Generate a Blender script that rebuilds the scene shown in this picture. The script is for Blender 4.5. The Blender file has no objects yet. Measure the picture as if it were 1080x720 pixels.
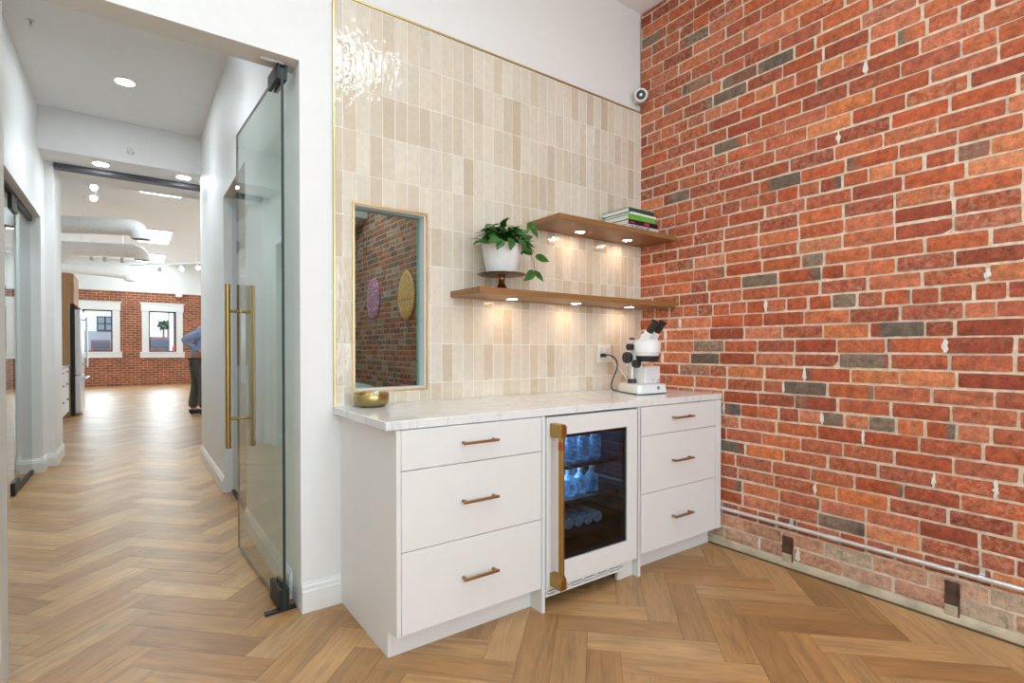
import bpy, bmesh, math, random
from mathutils import Vector, Matrix, noise
R = random.Random(7)
S = bpy.context.scene
COL = S.collection
PI = math.pi

# ------------------------------------------------------------------ camera, world, exposure
cam_d = bpy.data.cameras.new('camera'); cam = bpy.data.objects.new('camera', cam_d); COL.objects.link(cam)
S.camera = cam
cam_d.sensor_width = 36.0; cam_d.sensor_fit = 'HORIZONTAL'
cam_d.lens = 553.305 / 1080 * 36.0
cam_d.shift_y = 13.92 / 1080
cam_d.clip_start = 0.02; cam_d.clip_end = 300
_y, _p, _r = math.radians(-35.8821), math.radians(-0.6505), math.radians(0.0361)
_rt = Vector((math.cos(_y), math.sin(_y), 0)); _fw = Vector((-math.sin(_y), math.cos(_y), 0)); _up = Vector((0, 0, 1))
_f2 = _fw * math.cos(_p) + _up * math.sin(_p); _u2 = _up * math.cos(_p) - _fw * math.sin(_p)
_r3 = _rt * math.cos(_r) + _u2 * math.sin(_r); _u3 = _u2 * math.cos(_r) - _rt * math.sin(_r)
m = Matrix((_r3, _u3, -_f2)).transposed().to_4x4(); m.translation = Vector((-2.867, -2.4424, 1.181))
cam.matrix_world = m

W = bpy.data.worlds.new('world'); S.world = W; W.use_nodes = True
bg = W.node_tree.nodes['Background']
bg.inputs['Color'].default_value = (0.80, 0.90, 1.0, 1); bg.inputs['Strength'].default_value = 3.0
S.view_settings.view_transform = 'Standard'; S.view_settings.look = 'None'
S.view_settings.gamma = 1.0; S.view_settings.use_curve_mapping = False
S.view_settings.exposure = 0.0
S.cycles.use_denoising = True
S.cycles.max_bounces = 9; S.cycles.diffuse_bounces = 5; S.cycles.glossy_bounces = 5
S.cycles.transmission_bounces = 6; S.cycles.transparent_max_bounces = 12
S.cycles.sample_clamp_indirect = 6.0
S.cycles.caustics_reflective = False; S.cycles.caustics_refractive = False

def area(name, loc, size, power, color=(1, 1, 1), rot=(0, 0, 0), parent=None, disk=False, sy=None, spread=None):
    d = bpy.data.lights.new(name, 'AREA'); d.energy = power; d.color = color
    d.shape = 'DISK' if disk else ('RECTANGLE' if sy else 'SQUARE'); d.size = size
    if sy: d.size_y = sy
    if spread: d.spread = math.radians(spread)
    o = bpy.data.objects.new(name, d); COL.objects.link(o)
    o.rotation_euler = rot; o.location = loc
    if parent:
        o.parent = parent; o.location = Vector(loc) - WL[parent.name]
    return o
WL = {}
DAY = (0.765, 0.92, 0.99); WARM = (1.0, 0.77, 0.54); NEU = (0.785, 0.93, 0.985); COOL = (0.86, 0.94, 0.99)
# daylight through the front room's windows (behind the viewer)
area('window_or_fill_light', (-3.9, -5.45, 1.75), 1.9, 44, DAY, (math.radians(90), 0, 0), sy=2.0)
area('window_or_fill_light', (-1.3, -5.45, 1.75), 1.9, 44, DAY, (math.radians(90), 0, 0), sy=2.0)
# daylight through the far end windows, then an added fill lamp
for _x in (-3.73, -2.06): area('window_or_fill_light', (_x, 18.12, 1.73), .70, 34, DAY, (math.radians(-90), 0, 0), sy=1.25)
area('window_or_fill_light', (3.02, 12.0, 1.8), 1.7, 110, DAY, (0, math.radians(90), 0), sy=5.0)  # brightens the far room from an unseen window added on the right

# ------------------------------------------------------------------ materials
def newmat(name):
    mt = bpy.data.materials.new(name); mt.use_nodes = True
    nt = mt.node_tree; return mt, nt, nt.nodes['Principled BSDF'], nt.nodes, nt.links
def tex_coord(N, L, kind='Object', scale=None):
    tc = N.new('ShaderNodeTexCoord'); out = tc.outputs[kind]
    if scale:
        mp = N.new('ShaderNodeMapping'); mp.inputs['Scale'].default_value = scale
        L.new(out, mp.inputs['Vector']); out = mp.outputs['Vector']
    return out
def noise_n(N, L, vec, scale, detail=3, rough=0.55, dist=0.0):
    n = N.new('ShaderNodeTexNoise'); n.inputs['Scale'].default_value = scale; n.inputs['Detail'].default_value = detail
    n.inputs['Roughness'].default_value = rough; n.inputs['Distortion'].default_value = dist
    L.new(vec, n.inputs['Vector']); return n
def ramp(N, L, fac, stops):
    r = N.new('ShaderNodeValToRGB'); e = r.color_ramp.elements
    while len(e) < len(stops): e.new(0.5)
    for i, (p, c) in enumerate(stops):
        e[i].position = p; e[i].color = (c, c, c, 1) if isinstance(c, (int, float)) else (*c, 1)
    L.new(fac, r.inputs['Fac']); return r
def mixc(N, L, a, b, fac, mode='MIX'):
    x = N.new('ShaderNodeMix'); x.data_type = 'RGBA'; x.blend_type = mode
    for s, v in ((x.inputs[0], fac), (x.inputs[6], a), (x.inputs[7], b)):
        if hasattr(v, 'is_output'): L.new(v, s)
        elif isinstance(v, (int, float)): s.default_value = v
        else: s.default_value = (*v, 1)
    return x.outputs[2]
def bump(N, L, bs, h, strength=0.2, dist=0.01):
    b = N.new('ShaderNodeBump'); b.inputs['Strength'].default_value = strength; b.inputs['Distance'].default_value = dist
    L.new(h, b.inputs['Height']); L.new(b.outputs['Normal'], bs.inputs['Normal'])
def mat(name, color, rough=0.5, metal=0.0, var=0.04, nscale=14, bmp=0.0, bscale=60, coat=0.0, emit=None, estr=0, alpha=None):
    mt, nt, bs, N, L = newmat(name)
    v = tex_coord(N, L)
    n = noise_n(N, L, v, nscale)
    hi = tuple(min(1, c * (1 + var)) for c in color); lo = tuple(c * (1 - var) for c in color)
    rp = ramp(N, L, n.outputs['Fac'], [(0.3, lo), (0.7, hi)])
    L.new(rp.outputs['Color'], bs.inputs['Base Color'])
    bs.inputs['Roughness'].default_value = rough; bs.inputs['Metallic'].default_value = metal
    bs.inputs['Coat Weight'].default_value = coat
    if bmp: bump(N, L, bs, noise_n(N, L, v, bscale).outputs['Fac'], bmp, 0.004)
    if emit:
        bs.inputs['Emission Color'].default_value = (*emit, 1); bs.inputs['Emission Strength'].default_value = estr
    return mt
def emis(name, color, strength):
    mt, nt, bs, N, L = newmat(name)
    bs.inputs['Base Color'].default_value = (*color, 1); bs.inputs['Emission Color'].default_value = (*color, 1)
    bs.inputs['Emission Strength'].default_value = strength
    return mt
def glass(name, tint=(0.93, 0.98, 0.96), f0=0.045, gl=0.02, boost=1.0):
    mt, nt, bs, N, L = newmat(name); N.remove(bs)
    out = N['Material Output']
    tr = N.new('ShaderNodeBsdfTransparent'); tr.inputs['Color'].default_value = (*tint, 1)
    g = N.new('ShaderNodeBsdfGlossy'); g.inputs['Roughness'].default_value = gl
    geo = N.new('ShaderNodeNewGeometry')
    dp = N.new('ShaderNodeVectorMath'); dp.operation = 'DOT_PRODUCT'
    L.new(geo.outputs['Normal'], dp.inputs[0]); L.new(geo.outputs['Incoming'], dp.inputs[1])
    ab = N.new('ShaderNodeMath'); ab.operation = 'ABSOLUTE'; L.new(dp.outputs['Value'], ab.inputs[0])
    om = N.new('ShaderNodeMath'); om.operation = 'SUBTRACT'; om.inputs[0].default_value = 1; L.new(ab.outputs[0], om.inputs[1])
    pw = N.new('ShaderNodeMath'); pw.operation = 'POWER'; pw.inputs[1].default_value = 5; L.new(om.outputs[0], pw.inputs[0])
    ml = N.new('ShaderNodeMath'); ml.operation = 'MULTIPLY_ADD'; ml.inputs[1].default_value = (1 - f0) * boost; ml.inputs[2].default_value = f0
    L.new(pw.outputs[0], ml.inputs[0])
    bf = N.new('ShaderNodeMath'); bf.operation = 'SUBTRACT'; bf.inputs[0].default_value = 1; L.new(geo.outputs['Backfacing'], bf.inputs[1])
    fm = N.new('ShaderNodeMath'); fm.operation = 'MULTIPLY'; L.new(ml.outputs[0], fm.inputs[0]); L.new(bf.outputs[0], fm.inputs[1])
    mx = N.new('ShaderNodeMixShader'); L.new(fm.outputs[0], mx.inputs[0]); L.new(tr.outputs[0], mx.inputs[1]); L.new(g.outputs[0], mx.inputs[2])
    L.new(mx.outputs[0], out.inputs['Surface'])
    return mt
def attr(N, name='Col'):
    a = N.new('ShaderNodeAttribute'); a.attribute_name = name; return a

M = {}
M['wall'] = mat('white_wall_paint', (0.80, 0.80, 0.79), 0.55, var=0.01, bmp=0.05, bscale=220)
M['ceil'] = mat('ceiling_paint', (0.86, 0.86, 0.86), 0.7, var=0.01)
M['trim'] = mat('white_trim_paint', (0.82, 0.82, 0.81), 0.35, var=0.01)
M['cab'] = mat('white_cabinet_lacquer', (0.76, 0.76, 0.75), 0.38, var=0.008)
M['cabdark'] = mat('cabinet_reveal_shadow_gap', (0.16, 0.16, 0.15), 0.7)
M['black'] = mat('black_metal', (0.006, 0.006, 0.007), 0.45)
M['blackpl'] = mat('black_plastic', (0.018, 0.018, 0.02), 0.42)
M['whitepl'] = mat('white_plastic', (0.82, 0.82, 0.80), 0.35, var=0.01)
M['ivory'] = mat('microscope_white_enamel', (0.80, 0.81, 0.80), 0.28, var=0.01)
M['brass'] = mat('brushed_brass', (0.40, 0.245, 0.072), 0.32, metal=1.0, var=0.06)
M['goldtrim'] = mat('gold_edge_trim', (0.74, 0.54, 0.22), 0.34, metal=1.0)
M['bowl'] = mat('hammered_brass_bowl', (0.42, 0.31, 0.13), 0.28, metal=1.0, bmp=0.12, bscale=70)
M['bronze'] = mat('champagne_bronze_pull', (0.36, 0.20, 0.085), 0.36, metal=0.85)
M['rust'] = mat('orange_copper_band', (0.35, 0.075, 0.02), 0.4, metal=0.6)
M['antique'] = mat('antique_brass', (0.30, 0.18, 0.07), 0.32, metal=1.0)
M['steel'] = mat('galvanised_steel', (0.74, 0.76, 0.77), 0.36, metal=0.7)
M['inox'] = mat('stainless_steel', (0.66, 0.67, 0.68), 0.35, metal=0.6)
M['duct'] = mat('white_duct_sheet', (0.80, 0.80, 0.79), 0.4, bmp=0.05, bscale=20)
M['leaf'] = mat('pothos_leaf', (0.030, 0.125, 0.018), 0.33, var=0.45, nscale=22)
M['vine'] = mat('vine_stem', (0.14, 0.16, 0.05), 0.5)
M['soil'] = mat('potting_soil', (0.03, 0.02, 0.013), 0.9, bmp=0.6, bscale=120)
M['pot'] = mat('white_ceramic_pot', (0.84, 0.85, 0.86), 0.3, bmp=0.05, bscale=50)
M['paper'] = mat('book_pages', (0.80, 0.79, 0.76), 0.7, var=0.05, nscale=200)
M['bkgreen'] = mat('dark_green_book_cloth', (0.012, 0.085, 0.045), 0.4)
M['bklime'] = mat('bright_green_book_cover', (0.13, 0.42, 0.06), 0.4)
M['bkwhite'] = mat('white_book_cover', (0.80, 0.81, 0.78), 0.4)
M['bkgrey'] = mat('grey_book_spine', (0.55, 0.53, 0.58), 0.4)
M['bkpink'] = mat('magenta_spine_block', (0.55, 0.015, 0.16), 0.4)
M['bkmaroon'] = mat('maroon_book_cover', (0.065, 0.012, 0.018), 0.35)
M['puck'] = emis('puck_light_lens', WARM, 76)
M['skyl'] = emis('skylight_diffuser', DAY, 11)
M['spot'] = emis('track_spot_lens', (1.0, 0.97, 0.93), 14)
M['spotdim'] = mat('unlit_track_head', (0.45, 0.45, 0.46), 0.4)
M['tinted'] = glass('clear_door_glass', (0.90, 0.965, 0.945), 0.08, 0.004, 1.5)
M['sideg'] = glass('partition_glass', (0.88, 0.95, 0.94), 0.08, 0.004, 1.5)
M['wing'] = glass('window_glass', (0.84, 0.93, 0.90), 0.03, 0.01)
M['extg'] = glass('exterior_window_glass', (0.95, 0.98, 1.0), 0.02, 0.01)
M['coolg'] = glass('cooler_tinted_glass', (0.56, 0.62, 0.68), 0.055, 0.006)
M['edgeg'] = mat('dark_green_glass_edge', (0.004, 0.022, 0.020), 0.45)
M['edgeb'] = mat('dark_blue_glass_edge', (0.006, 0.012, 0.05), 0.15)
M['edgeteal'] = mat('pale_teal_glass_edge', (0.42, 0.66, 0.62), 0.2)
M['woodpanel'] = None
M['shirt'] = mat('blue_checked_shirt', (0.30, 0.40, 0.66), 0.75, var=0.25, nscale=60)
M['trousers'] = mat('grey_trousers', (0.10, 0.10, 0.095), 0.8, var=0.15)
M['skin'] = mat('skin', (0.52, 0.27, 0.19), 0.5)
M['hair'] = mat('dark_hair', (0.03, 0.02, 0.015), 0.6, bmp=0.4, bscale=200)
M['dark_in'] = mat('cooler_liner', (0.035, 0.037, 0.042), 0.4)
M['carwine'] = mat('dark_plum_car_paint', (0.13, 0.06, 0.075), 0.3)
M['facade'] = mat('pale_render', (0.86, 0.86, 0.86), 0.8)
M['facadegrey'] = mat('grey_siding', (0.42, 0.43, 0.46), 0.8)
M['street'] = mat('asphalt', (0.34, 0.34, 0.35), 0.9)
M['winframe'] = mat('black_sash', (0.02, 0.02, 0.025), 0.4)
M['darkglass'] = mat('dark_window_pane', (0.05, 0.07, 0.09), 0.15)
M['tree'] = mat('street_tree_foliage', (0.13, 0.18, 0.09), 0.8, var=0.5, nscale=2)
M['red'] = mat('red_paint', (0.6, 0.05, 0.03), 0.5)
M['beamdark'] = mat('dark_steel_beam', (0.07, 0.065, 0.08), 0.5, metal=0.1)
M['concrete'] = mat('beige_parge', (0.52, 0.43, 0.31), 0.85, var=0.25, nscale=9, bmp=0.4, bscale=60)
M['holed'] = mat('dark_brown_vent_slot', (0.10, 0.05, 0.03), 0.8, var=0.4)
M['teal'] = mat('teal_badge', (0.10, 0.30, 0.33), 0.4)

def wood(name, c0, c1, scale=(3, 40, 40), rough=0.42):
    mt, nt, bs, N, L = newmat(name)
    v = tex_coord(N, L, 'Object', scale)
    n = noise_n(N, L, v, 1.0, 6, 0.6, 0.6)
    rp = ramp(N, L, n.outputs['Fac'], [(0.25, c0), (0.75, c1)])
    L.new(rp.outputs['Color'], bs.inputs['Base Color']); bs.inputs['Roughness'].default_value = rough
    bump(N, L, bs, n.outputs['Fac'], 0.05, 0.002)
    return mt
M['oak'] = wood('oak_shelf', (0.24, 0.112, 0.038), (0.34, 0.170, 0.062))
M['woodpanel'] = wood('warm_wood_cabinet', (0.36, 0.19, 0.085), (0.44, 0.245, 0.12), (30, 30, 2))

def m_floor():
    mt, nt, bs, N, L = newmat('oak_herringbone')
    uv = N.new('ShaderNodeUVMap'); uv.uv_map = 'UVMap'
    def mapped(sx, sy):
        mp = N.new('ShaderNodeMapping'); mp.inputs['Scale'].default_value = (sx, sy, 1); L.new(uv.outputs[0], mp.inputs['Vector']); return mp.outputs['Vector']
    n1 = noise_n(N, L, mapped(2.2, 26), 1.0, 5, 0.6, 1.2)
    n2 = noise_n(N, L, mapped(9, 150), 1.0, 3, 0.6, 0.3)
    n3 = noise_n(N, L, mapped(3.0, 6.0), 1.0, 2, 0.5, 0.8)
    a = attr(N)
    g1 = ramp(N, L, n1.outputs['Fac'], [(0.28, 0.68), (0.5, 1.0), (0.75, 1.14)])
    g2 = ramp(N, L, n2.outputs['Fac'], [(0.3, 0.82), (0.6, 1.04)])
    g3 = ramp(N, L, n3.outputs['Fac'], [(0.3, 0.88), (0.7, 1.08)])
    c = mixc(N, L, a.outputs['Color'], g1.outputs['Color'], 1.0, 'MULTIPLY')
    c = mixc(N, L, c, g2.outputs['Color'], 1.0, 'MULTIPLY')
    c = mixc(N, L, c, g3.outputs['Color'], 1.0, 'MULTIPLY')
    L.new(c, bs.inputs['Base Color']); bs.inputs['Roughness'].default_value = 0.40
    bs.inputs['Specular IOR Level'].default_value = 0.65
    bump(N, L, bs, n2.outputs['Fac'], 0.06, 0.002)
    return mt
M['floor'] = m_floor()
M['seam'] = mat('floor_seam', (0.07, 0.035, 0.015), 0.8)

def m_brick():
    mt, nt, bs, N, L = newmat('old_red_brick')
    v = tex_coord(N, L)
    a = attr(N)
    n1 = noise_n(N, L, v, 26, 4, 0.65); n2 = noise_n(N, L, v, 110, 3, 0.6); n3 = noise_n(N, L, v, 9, 5, 0.7)
    n4 = noise_n(N, L, v, 48, 5, 0.7, 0.6)
    g = ramp(N, L, n1.outputs['Fac'], [(0.30, 0.60), (0.5, 1.0), (0.70, 1.38)])
    c = mixc(N, L, a.outputs['Color'], g.outputs['Color'], 1.0, 'MULTIPLY')
    g2 = ramp(N, L, n2.outputs['Fac'], [(0.3, 0.82), (0.65, 1.1)])
    c = mixc(N, L, c, g2.outputs['Color'], 1.0, 'MULTIPLY')
    # mortar wash smeared over the face, as much as the brick's alpha says
    s = ramp(N, L, n4.outputs['Fac'], [(0.44, 0.0), (0.70, 1.0)])
    mu = N.new('ShaderNodeMath'); mu.operation = 'MULTIPLY'; L.new(s.outputs['Color'], mu.inputs[0]); L.new(a.outputs['Alpha'], mu.inputs[1])
    c = mixc(N, L, c, (0.68, 0.44, 0.30), mu.outputs[0])
    L.new(c, bs.inputs['Base Color']); bs.inputs['Roughness'].default_value = 0.82
    bs.inputs['Specular IOR Level'].default_value = 0.3
    ad = N.new('ShaderNodeMath'); ad.operation = 'ADD'; L.new(n1.outputs['Fac'], ad.inputs[0]); L.new(n2.outputs['Fac'], ad.inputs[1])
    bump(N, L, bs, ad.outputs[0], 0.5, 0.006)
    return mt
M['brick'] = m_brick()
M['mortar'] = mat('beige_mortar', (0.72, 0.60, 0.46), 0.9, var=0.18, nscale=30, bmp=0.7, bscale=150)
M['whitefill'] = mat('white_filler_patch', (0.77, 0.74, 0.68), 0.8, var=0.08, nscale=60, bmp=0.4, bscale=120)

def m_tile():
    mt, nt, bs, N, L = newmat('glazed_zellige_tile')
    v = tex_coord(N, L)
    a = attr(N)
    n1 = noise_n(N, L, v, 30, 3, 0.6)
    g = ramp(N, L, n1.outputs['Fac'], [(0.3, 0.95), (0.7, 1.04)])
    c = mixc(N, L, a.outputs['Color'], g.outputs['Color'], 1.0, 'MULTIPLY')
    L.new(c, bs.inputs['Base Color']); bs.inputs['Roughness'].default_value = 0.06
    mp = N.new('ShaderNodeMapping'); mp.inputs['Scale'].default_value = (1, 1, 0.55); L.new(v, mp.inputs['Vector'])
    n2 = noise_n(N, L, mp.outputs['Vector'], 38, 2, 0.5)
    bump(N, L, bs, n2.outputs['Fac'], 0.32, 0.01)
    return mt
M['tile'] = m_tile()
M['grout'] = mat('pale_grout', (0.80, 0.77, 0.71), 0.85)

def m_quartz():
    mt, nt, bs, N, L = newmat('white_quartz')
    v = tex_coord(N, L)
    n = noise_n(N, L, v, 2.3, 6, 0.62, 1.8)
    r = ramp(N, L, n.outputs['Fac'], [(0.0, (0.78, 0.78, 0.77)), (0.47, (0.77, 0.77, 0.76)), (0.5, (0.66, 0.66, 0.66)), (0.53, (0.77, 0.77, 0.76)), (1, (0.79, 0.79, 0.78))])
    L.new(r.outputs['Color'], bs.inputs['Base Color']); bs.inputs['Roughness'].default_value = 0.10
    return mt
M['quartz'] = m_quartz()
def m_farbrick():
    mt, nt, bs, N, L = newmat('far_red_brick')
    v = tex_coord(N, L)
    mp = N.new('ShaderNodeMapping'); mp.inputs['Rotation'].default_value = (math.radians(-90), 0, 0); L.new(v, mp.inputs['Vector'])
    b = N.new('ShaderNodeTexBrick'); L.new(mp.outputs['Vector'], b.inputs['Vector'])
    b.inputs['Scale'].default_value = 1.0; b.inputs['Brick Width'].default_value = 0.215; b.inputs['Row Height'].default_value = 0.0744
    b.inputs['Mortar Size'].default_value = 0.006; b.inputs['Bias'].default_value = 0.0
    b.inputs['Color1'].default_value = (0.36, 0.10, 0.045, 1); b.inputs['Color2'].default_value = (0.22, 0.065, 0.035, 1); b.inputs['Mortar'].default_value = (0.60, 0.42, 0.28, 1)
    n = noise_n(N, L, v, 3.5, 5, 0.7); g = ramp(N, L, n.outputs['Fac'], [(0.3, 0.75), (0.7, 1.3)])
    c = mixc(N, L, b.outputs['Color'], g.outputs['Color'], 1.0, 'MULTIPLY')
    L.new(c, bs.inputs['Base Color']); bs.inputs['Roughness'].default_value = 0.85
    inv = N.new('ShaderNodeMath'); inv.operation = 'SUBTRACT'; inv.inputs[0].default_value = 1; L.new(b.outputs['Fac'], inv.inputs[1])
    bump(N, L, bs, inv.outputs[0], 0.6, 0.01)
    return mt
M['farbrick'] = m_farbrick()
def m_art(name, cols, scale):
    mt, nt, bs, N, L = newmat(name)
    v = tex_coord(N, L)
    n = noise_n(N, L, v, scale, 4, 0.6, 1.5)
    k = len(cols)
    r = ramp(N, L, n.outputs['Fac'], [(0.28 + 0.44 * i / (k - 1), c) for i, c in enumerate(cols)])
    L.new(r.outputs['Color'], bs.inputs['Base Color']); bs.inputs['Roughness'].default_value = 0.3
    return mt
M['art1'] = m_art('purple_swirl_paint', [(0.05, 0.06, 0.40), (0.45, 0.30, 0.55), (0.55, 0.10, 0.17), (0.82, 0.66, 0.78), (0.20, 0.12, 0.50)], 9)
M['art2'] = m_art('orange_cream_paint', [(0.90, 0.78, 0.50), (0.88, 0.50, 0.15), (0.86, 0.40, 0.09), (0.90, 0.70, 0.36), (0.90, 0.80, 0.52)], 9)

# ------------------------------------------------------------------ builders
class B:
    def __init__(s): s.bm = bmesh.new(); s.mi = 0
    def f(s, vs):
        try:
            fc = s.bm.faces.new(vs); fc.material_index = s.mi; return fc
        except ValueError: return None
    def v(s, p): return s.bm.verts.new(p)
    def box(s, x0, x1, y0, y1, z0, z1):
        p = [s.v((x, y, z)) for z in (z0, z1) for y in (y0, y1) for x in (x0, x1)]
        for q in ((0, 2, 3, 1), (4, 5, 7, 6), (0, 1, 5, 4), (2, 6, 7, 3), (0, 4, 6, 2), (1, 3, 7, 5)): s.f([p[i] for i in q])
        return s
    def obox(s, c, ax, ay, az):   # oriented box: centre and three half-axis vectors
        c, ax, ay, az = map(Vector, (c, ax, ay, az))
        p = [s.v(c + ax * i + ay * j + az * k) for k in (-1, 1) for j in (-1, 1) for i in (-1, 1)]
        for q in ((0, 2, 3, 1), (4, 5, 7, 6), (0, 1, 5, 4), (2, 6, 7, 3), (0, 4, 6, 2), (1, 3, 7, 5)): s.f([p[i] for i in q])
        return s
    def prism(s, poly, axis, a, b):   # poly in the two other axes (in xyz order)
        def P(u, w, t): return {'X': (t, u, w), 'Y': (u, t, w), 'Z': (u, w, t)}[axis]
        A = [s.v(P(u, w, a)) for u, w in poly]; Bv = [s.v(P(u, w, b)) for u, w in poly]
        s.f(A[::-1]); s.f(Bv)
        for i in range(len(poly)):
            j = (i + 1) % len(poly); s.f([A[i], A[j], Bv[j], Bv[i]])
        return s
    def cyl(s, p0, p1, r0, r1=None, seg=20, cap=True):
        return s.tube([p0, p1], [r0, r0 if r1 is None else r1], seg, cap)
    def tube(s, pts, rad, seg=10, cap=True):
        pts = [Vector(p) for p in pts]
        if isinstance(rad, (int, float)): rad = [rad] * len(pts)
        rings = []; prev = None
        for i, p in enumerate(pts):
            d = (pts[min(i + 1, len(pts) - 1)] - pts[max(i - 1, 0)]).normalized()
            if prev is None:
                a = d.orthogonal().normalized()
            else:
                a = (prev - d * prev.dot(d)); a = a.normalized() if a.length > 1e-6 else d.orthogonal().normalized()
            prev = a; b2 = d.cross(a)
            rings.append([s.v(p + (a * math.cos(2 * PI * k / seg) + b2 * math.sin(2 * PI * k / seg)) * rad[i]) for k in range(seg)])
        for i in range(len(rings) - 1):
            for k in range(seg): s.f([rings[i][k], rings[i][(k + 1) % seg], rings[i + 1][(k + 1) % seg], rings[i + 1][k]])
        if cap: s.f(rings[0][::-1]); s.f(rings[-1])
        return s
    def lathe(s, prof, c, seg=32, axis='Z', mod=None, cap=True):
        rings = []
        for r, z in prof:
            ring = []
            for k in range(seg):
                t = 2 * PI * k / seg; rr = r * (mod(t, r, z) if mod else 1)
                if axis == 'Z': p = (c[0] + rr * math.cos(t), c[1] + rr * math.sin(t), c[2] + z)
                elif axis == 'Y': p = (c[0] + rr * math.cos(t), c[1] + z, c[2] + rr * math.sin(t))
                else: p = (c[0] + z, c[1] + rr * math.cos(t), c[2] + rr * math.sin(t))
                ring.append(s.v(p))
            rings.append(ring)
        for i in range(len(rings) - 1):
            for k in range(seg): s.f([rings[i][k], rings[i][(k + 1) % seg], rings[i + 1][(k + 1) % seg], rings[i + 1][k]])
        if cap and prof[0][0] > 1e-5: s.f(rings[0][::-1])
        if cap and prof[-1][0] > 1e-5: s.f(rings[-1])
        return s
def obj(name, b, mt, parent=None, bevel=0.0, seg=2, smooth=38, fixn=True, keep=False):
    bm = b.bm
    bmesh.ops.remove_doubles(bm, verts=bm.verts, dist=1e-6)
    if fixn: bmesh.ops.recalc_face_normals(bm, faces=bm.faces)
    me = bpy.data.meshes.new(name)
    xs = [v.co for v in bm.verts]
    if parent is not None: org = WL[parent.name]
    elif keep: org = Vector((0, 0, 0))
    else:
        lo = [min(c[i] for c in xs) for i in range(3)]; hi = [max(c[i] for c in xs) for i in range(3)]
        org = Vector(((lo[0] + hi[0]) / 2, (lo[1] + hi[1]) / 2, lo[2]))
    for v in bm.verts: v.co -= org
    bm.to_mesh(me); bm.free()
    for x in (mt if isinstance(mt, (list, tuple)) else [mt]): me.materials.append(x)
    o = bpy.data.objects.new(name, me); COL.objects.link(o)
    if parent is not None: o.parent = parent
    else: o.location = org
    WL[o.name] = org.copy()
    if smooth:
        me.polygons.foreach_set('use_smooth', [True] * len(me.polygons)); me.set_sharp_from_angle(angle=math.radians(smooth))
    if bevel:
        md = o.modifiers.new('bevel', 'BEVEL'); md.width = bevel; md.segments = seg; md.limit_method = 'ANGLE'; md.angle_limit = math.radians(40)
        md.harden_normals = False
    return o
def tag(o, label, cat, group=None):
    o['label'] = label; o['category'] = cat
    if group: o['group'] = group
    return o
def struct(name, b, mt, parent=None, **k):
    k.setdefault('keep', parent is None)
    o = obj(name, b, mt, parent, **k)
    if parent is None: o['kind'] = 'structure'
    return o
def thing(name, label, cat, loc, group=None):
    o = bpy.data.objects.new(name, None); COL.objects.link(o); o.location = loc; o.empty_display_size = 0.05
    WL[o.name] = Vector(loc); return tag(o, label, cat, group)
def dup(root, loc, label=None, group=None, rotz=0):
    r = root.copy(); COL.objects.link(r); r.location = loc; r.rotation_euler = (0, 0, rotz); WL[r.name] = Vector(loc)
    if label: r['label'] = label
    if group: r['group'] = group
    for ch in root.children:
        c = ch.copy(); COL.objects.link(c); c.parent = r
        for g in ch.children:
            d = g.copy(); COL.objects.link(d); d.parent = c
    return r
def colattr(o, cols):
    a = o.data.color_attributes.new('Col', 'FLOAT_COLOR', 'POINT')
    a.data.foreach_set('color', [c for q in cols for c in q])

# ------------------------------------------------------------------ floor: herringbone oak
def herringbone():
    w, Ln = 0.1295, 0.518
    o0 = Vector((-0.601, -0.862)); u = Vector((1, -1)) / math.sqrt(2); v = Vector((-1, -1)) / math.sqrt(2)
    verts = []; faces = []; cols = []; uvs = []
    g = 0.0007
    pal = [(0.46, 0.252, 0.098), (0.40, 0.212, 0.078), (0.51, 0.292, 0.122), (0.375, 0.190, 0.068), (0.48, 0.265, 0.108), (0.53, 0.312, 0.138), (0.43, 0.225, 0.085)]
    def inside(p):
        if p.y < -5.9 or p.y > 18.5: return False
        if p.y < 4: return -5.5 < p.x < 0.25
        return -5.0 < p.x < 3.3
    def plank(a0, a1, b0, b1, along_u):
        cu, cv = (a0 + a1) / 2, (b0 + b1) / 2
        c = o0 + u * cu + v * cv
        if not inside(c): return
        col = R.choice(pal); k = R.uniform(0.85, 1.07); col = tuple(x * k for x in col)
        i0 = len(verts)
        dz = R.uniform(-0.0003, 0.0003)
        for a, b2, z in ((a0 + g, b0 + g, 0), (a1 - g, b0 + g, 0), (a1 - g, b1 - g, 0), (a0 + g, b1 - g, 0), (a0 + g, b0 + g, -0.004), (a1 - g, b0 + g, -0.004), (a1 - g, b1 - g, -0.004), (a0 + g, b1 - g, -0.004)):
            p = o0 + u * a + v * b2; verts.append((p.x, p.y, z + (dz if z == 0 else 0))); cols.append((*col, 1))
        q = [(0, 1, 2, 3), (0, 4, 5, 1), (1, 5, 6, 2), (2, 6, 7, 3), (3, 7, 4, 0)]
        ou, ov = R.uniform(0, 40), R.uniform(0, 40)
        for f in q:
            faces.append(tuple(i0 + j for j in f))
            for j in f:
                a = (a0, a1, a1, a0)[j % 4]; b2 = (b0, b0, b1, b1)[j % 4]
                uvs.append((a + ou, b2 + ov) if along_u else (b2 + ou, a + ov))
    for n in range(-12, 14):
        for k in range(-130, 60):
            s, t = n * Ln + k * w, -n * Ln + k * w
            plank(s, s + Ln, t, t + w, True)
            plank(s - w, s, t, t + Ln, False)
    me = bpy.data.meshes.new('floor'); me.from_pydata(verts, [], faces); me.materials.append(M['floor'])
    uvl = me.uv_layers.new(name='UVMap'); uvl.data.foreach_set('uv', [c for q in uvs for c in q])
    o = bpy.data.objects.new('floor', me); COL.objects.link(o); o['kind'] = 'structure'
    colattr(o, cols)
    bm = bmesh.new(); bm.from_mesh(me); bmesh.ops.recalc_face_normals(bm, faces=bm.faces); bm.to_mesh(me); bm.free()
    return o
herringbone()
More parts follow.
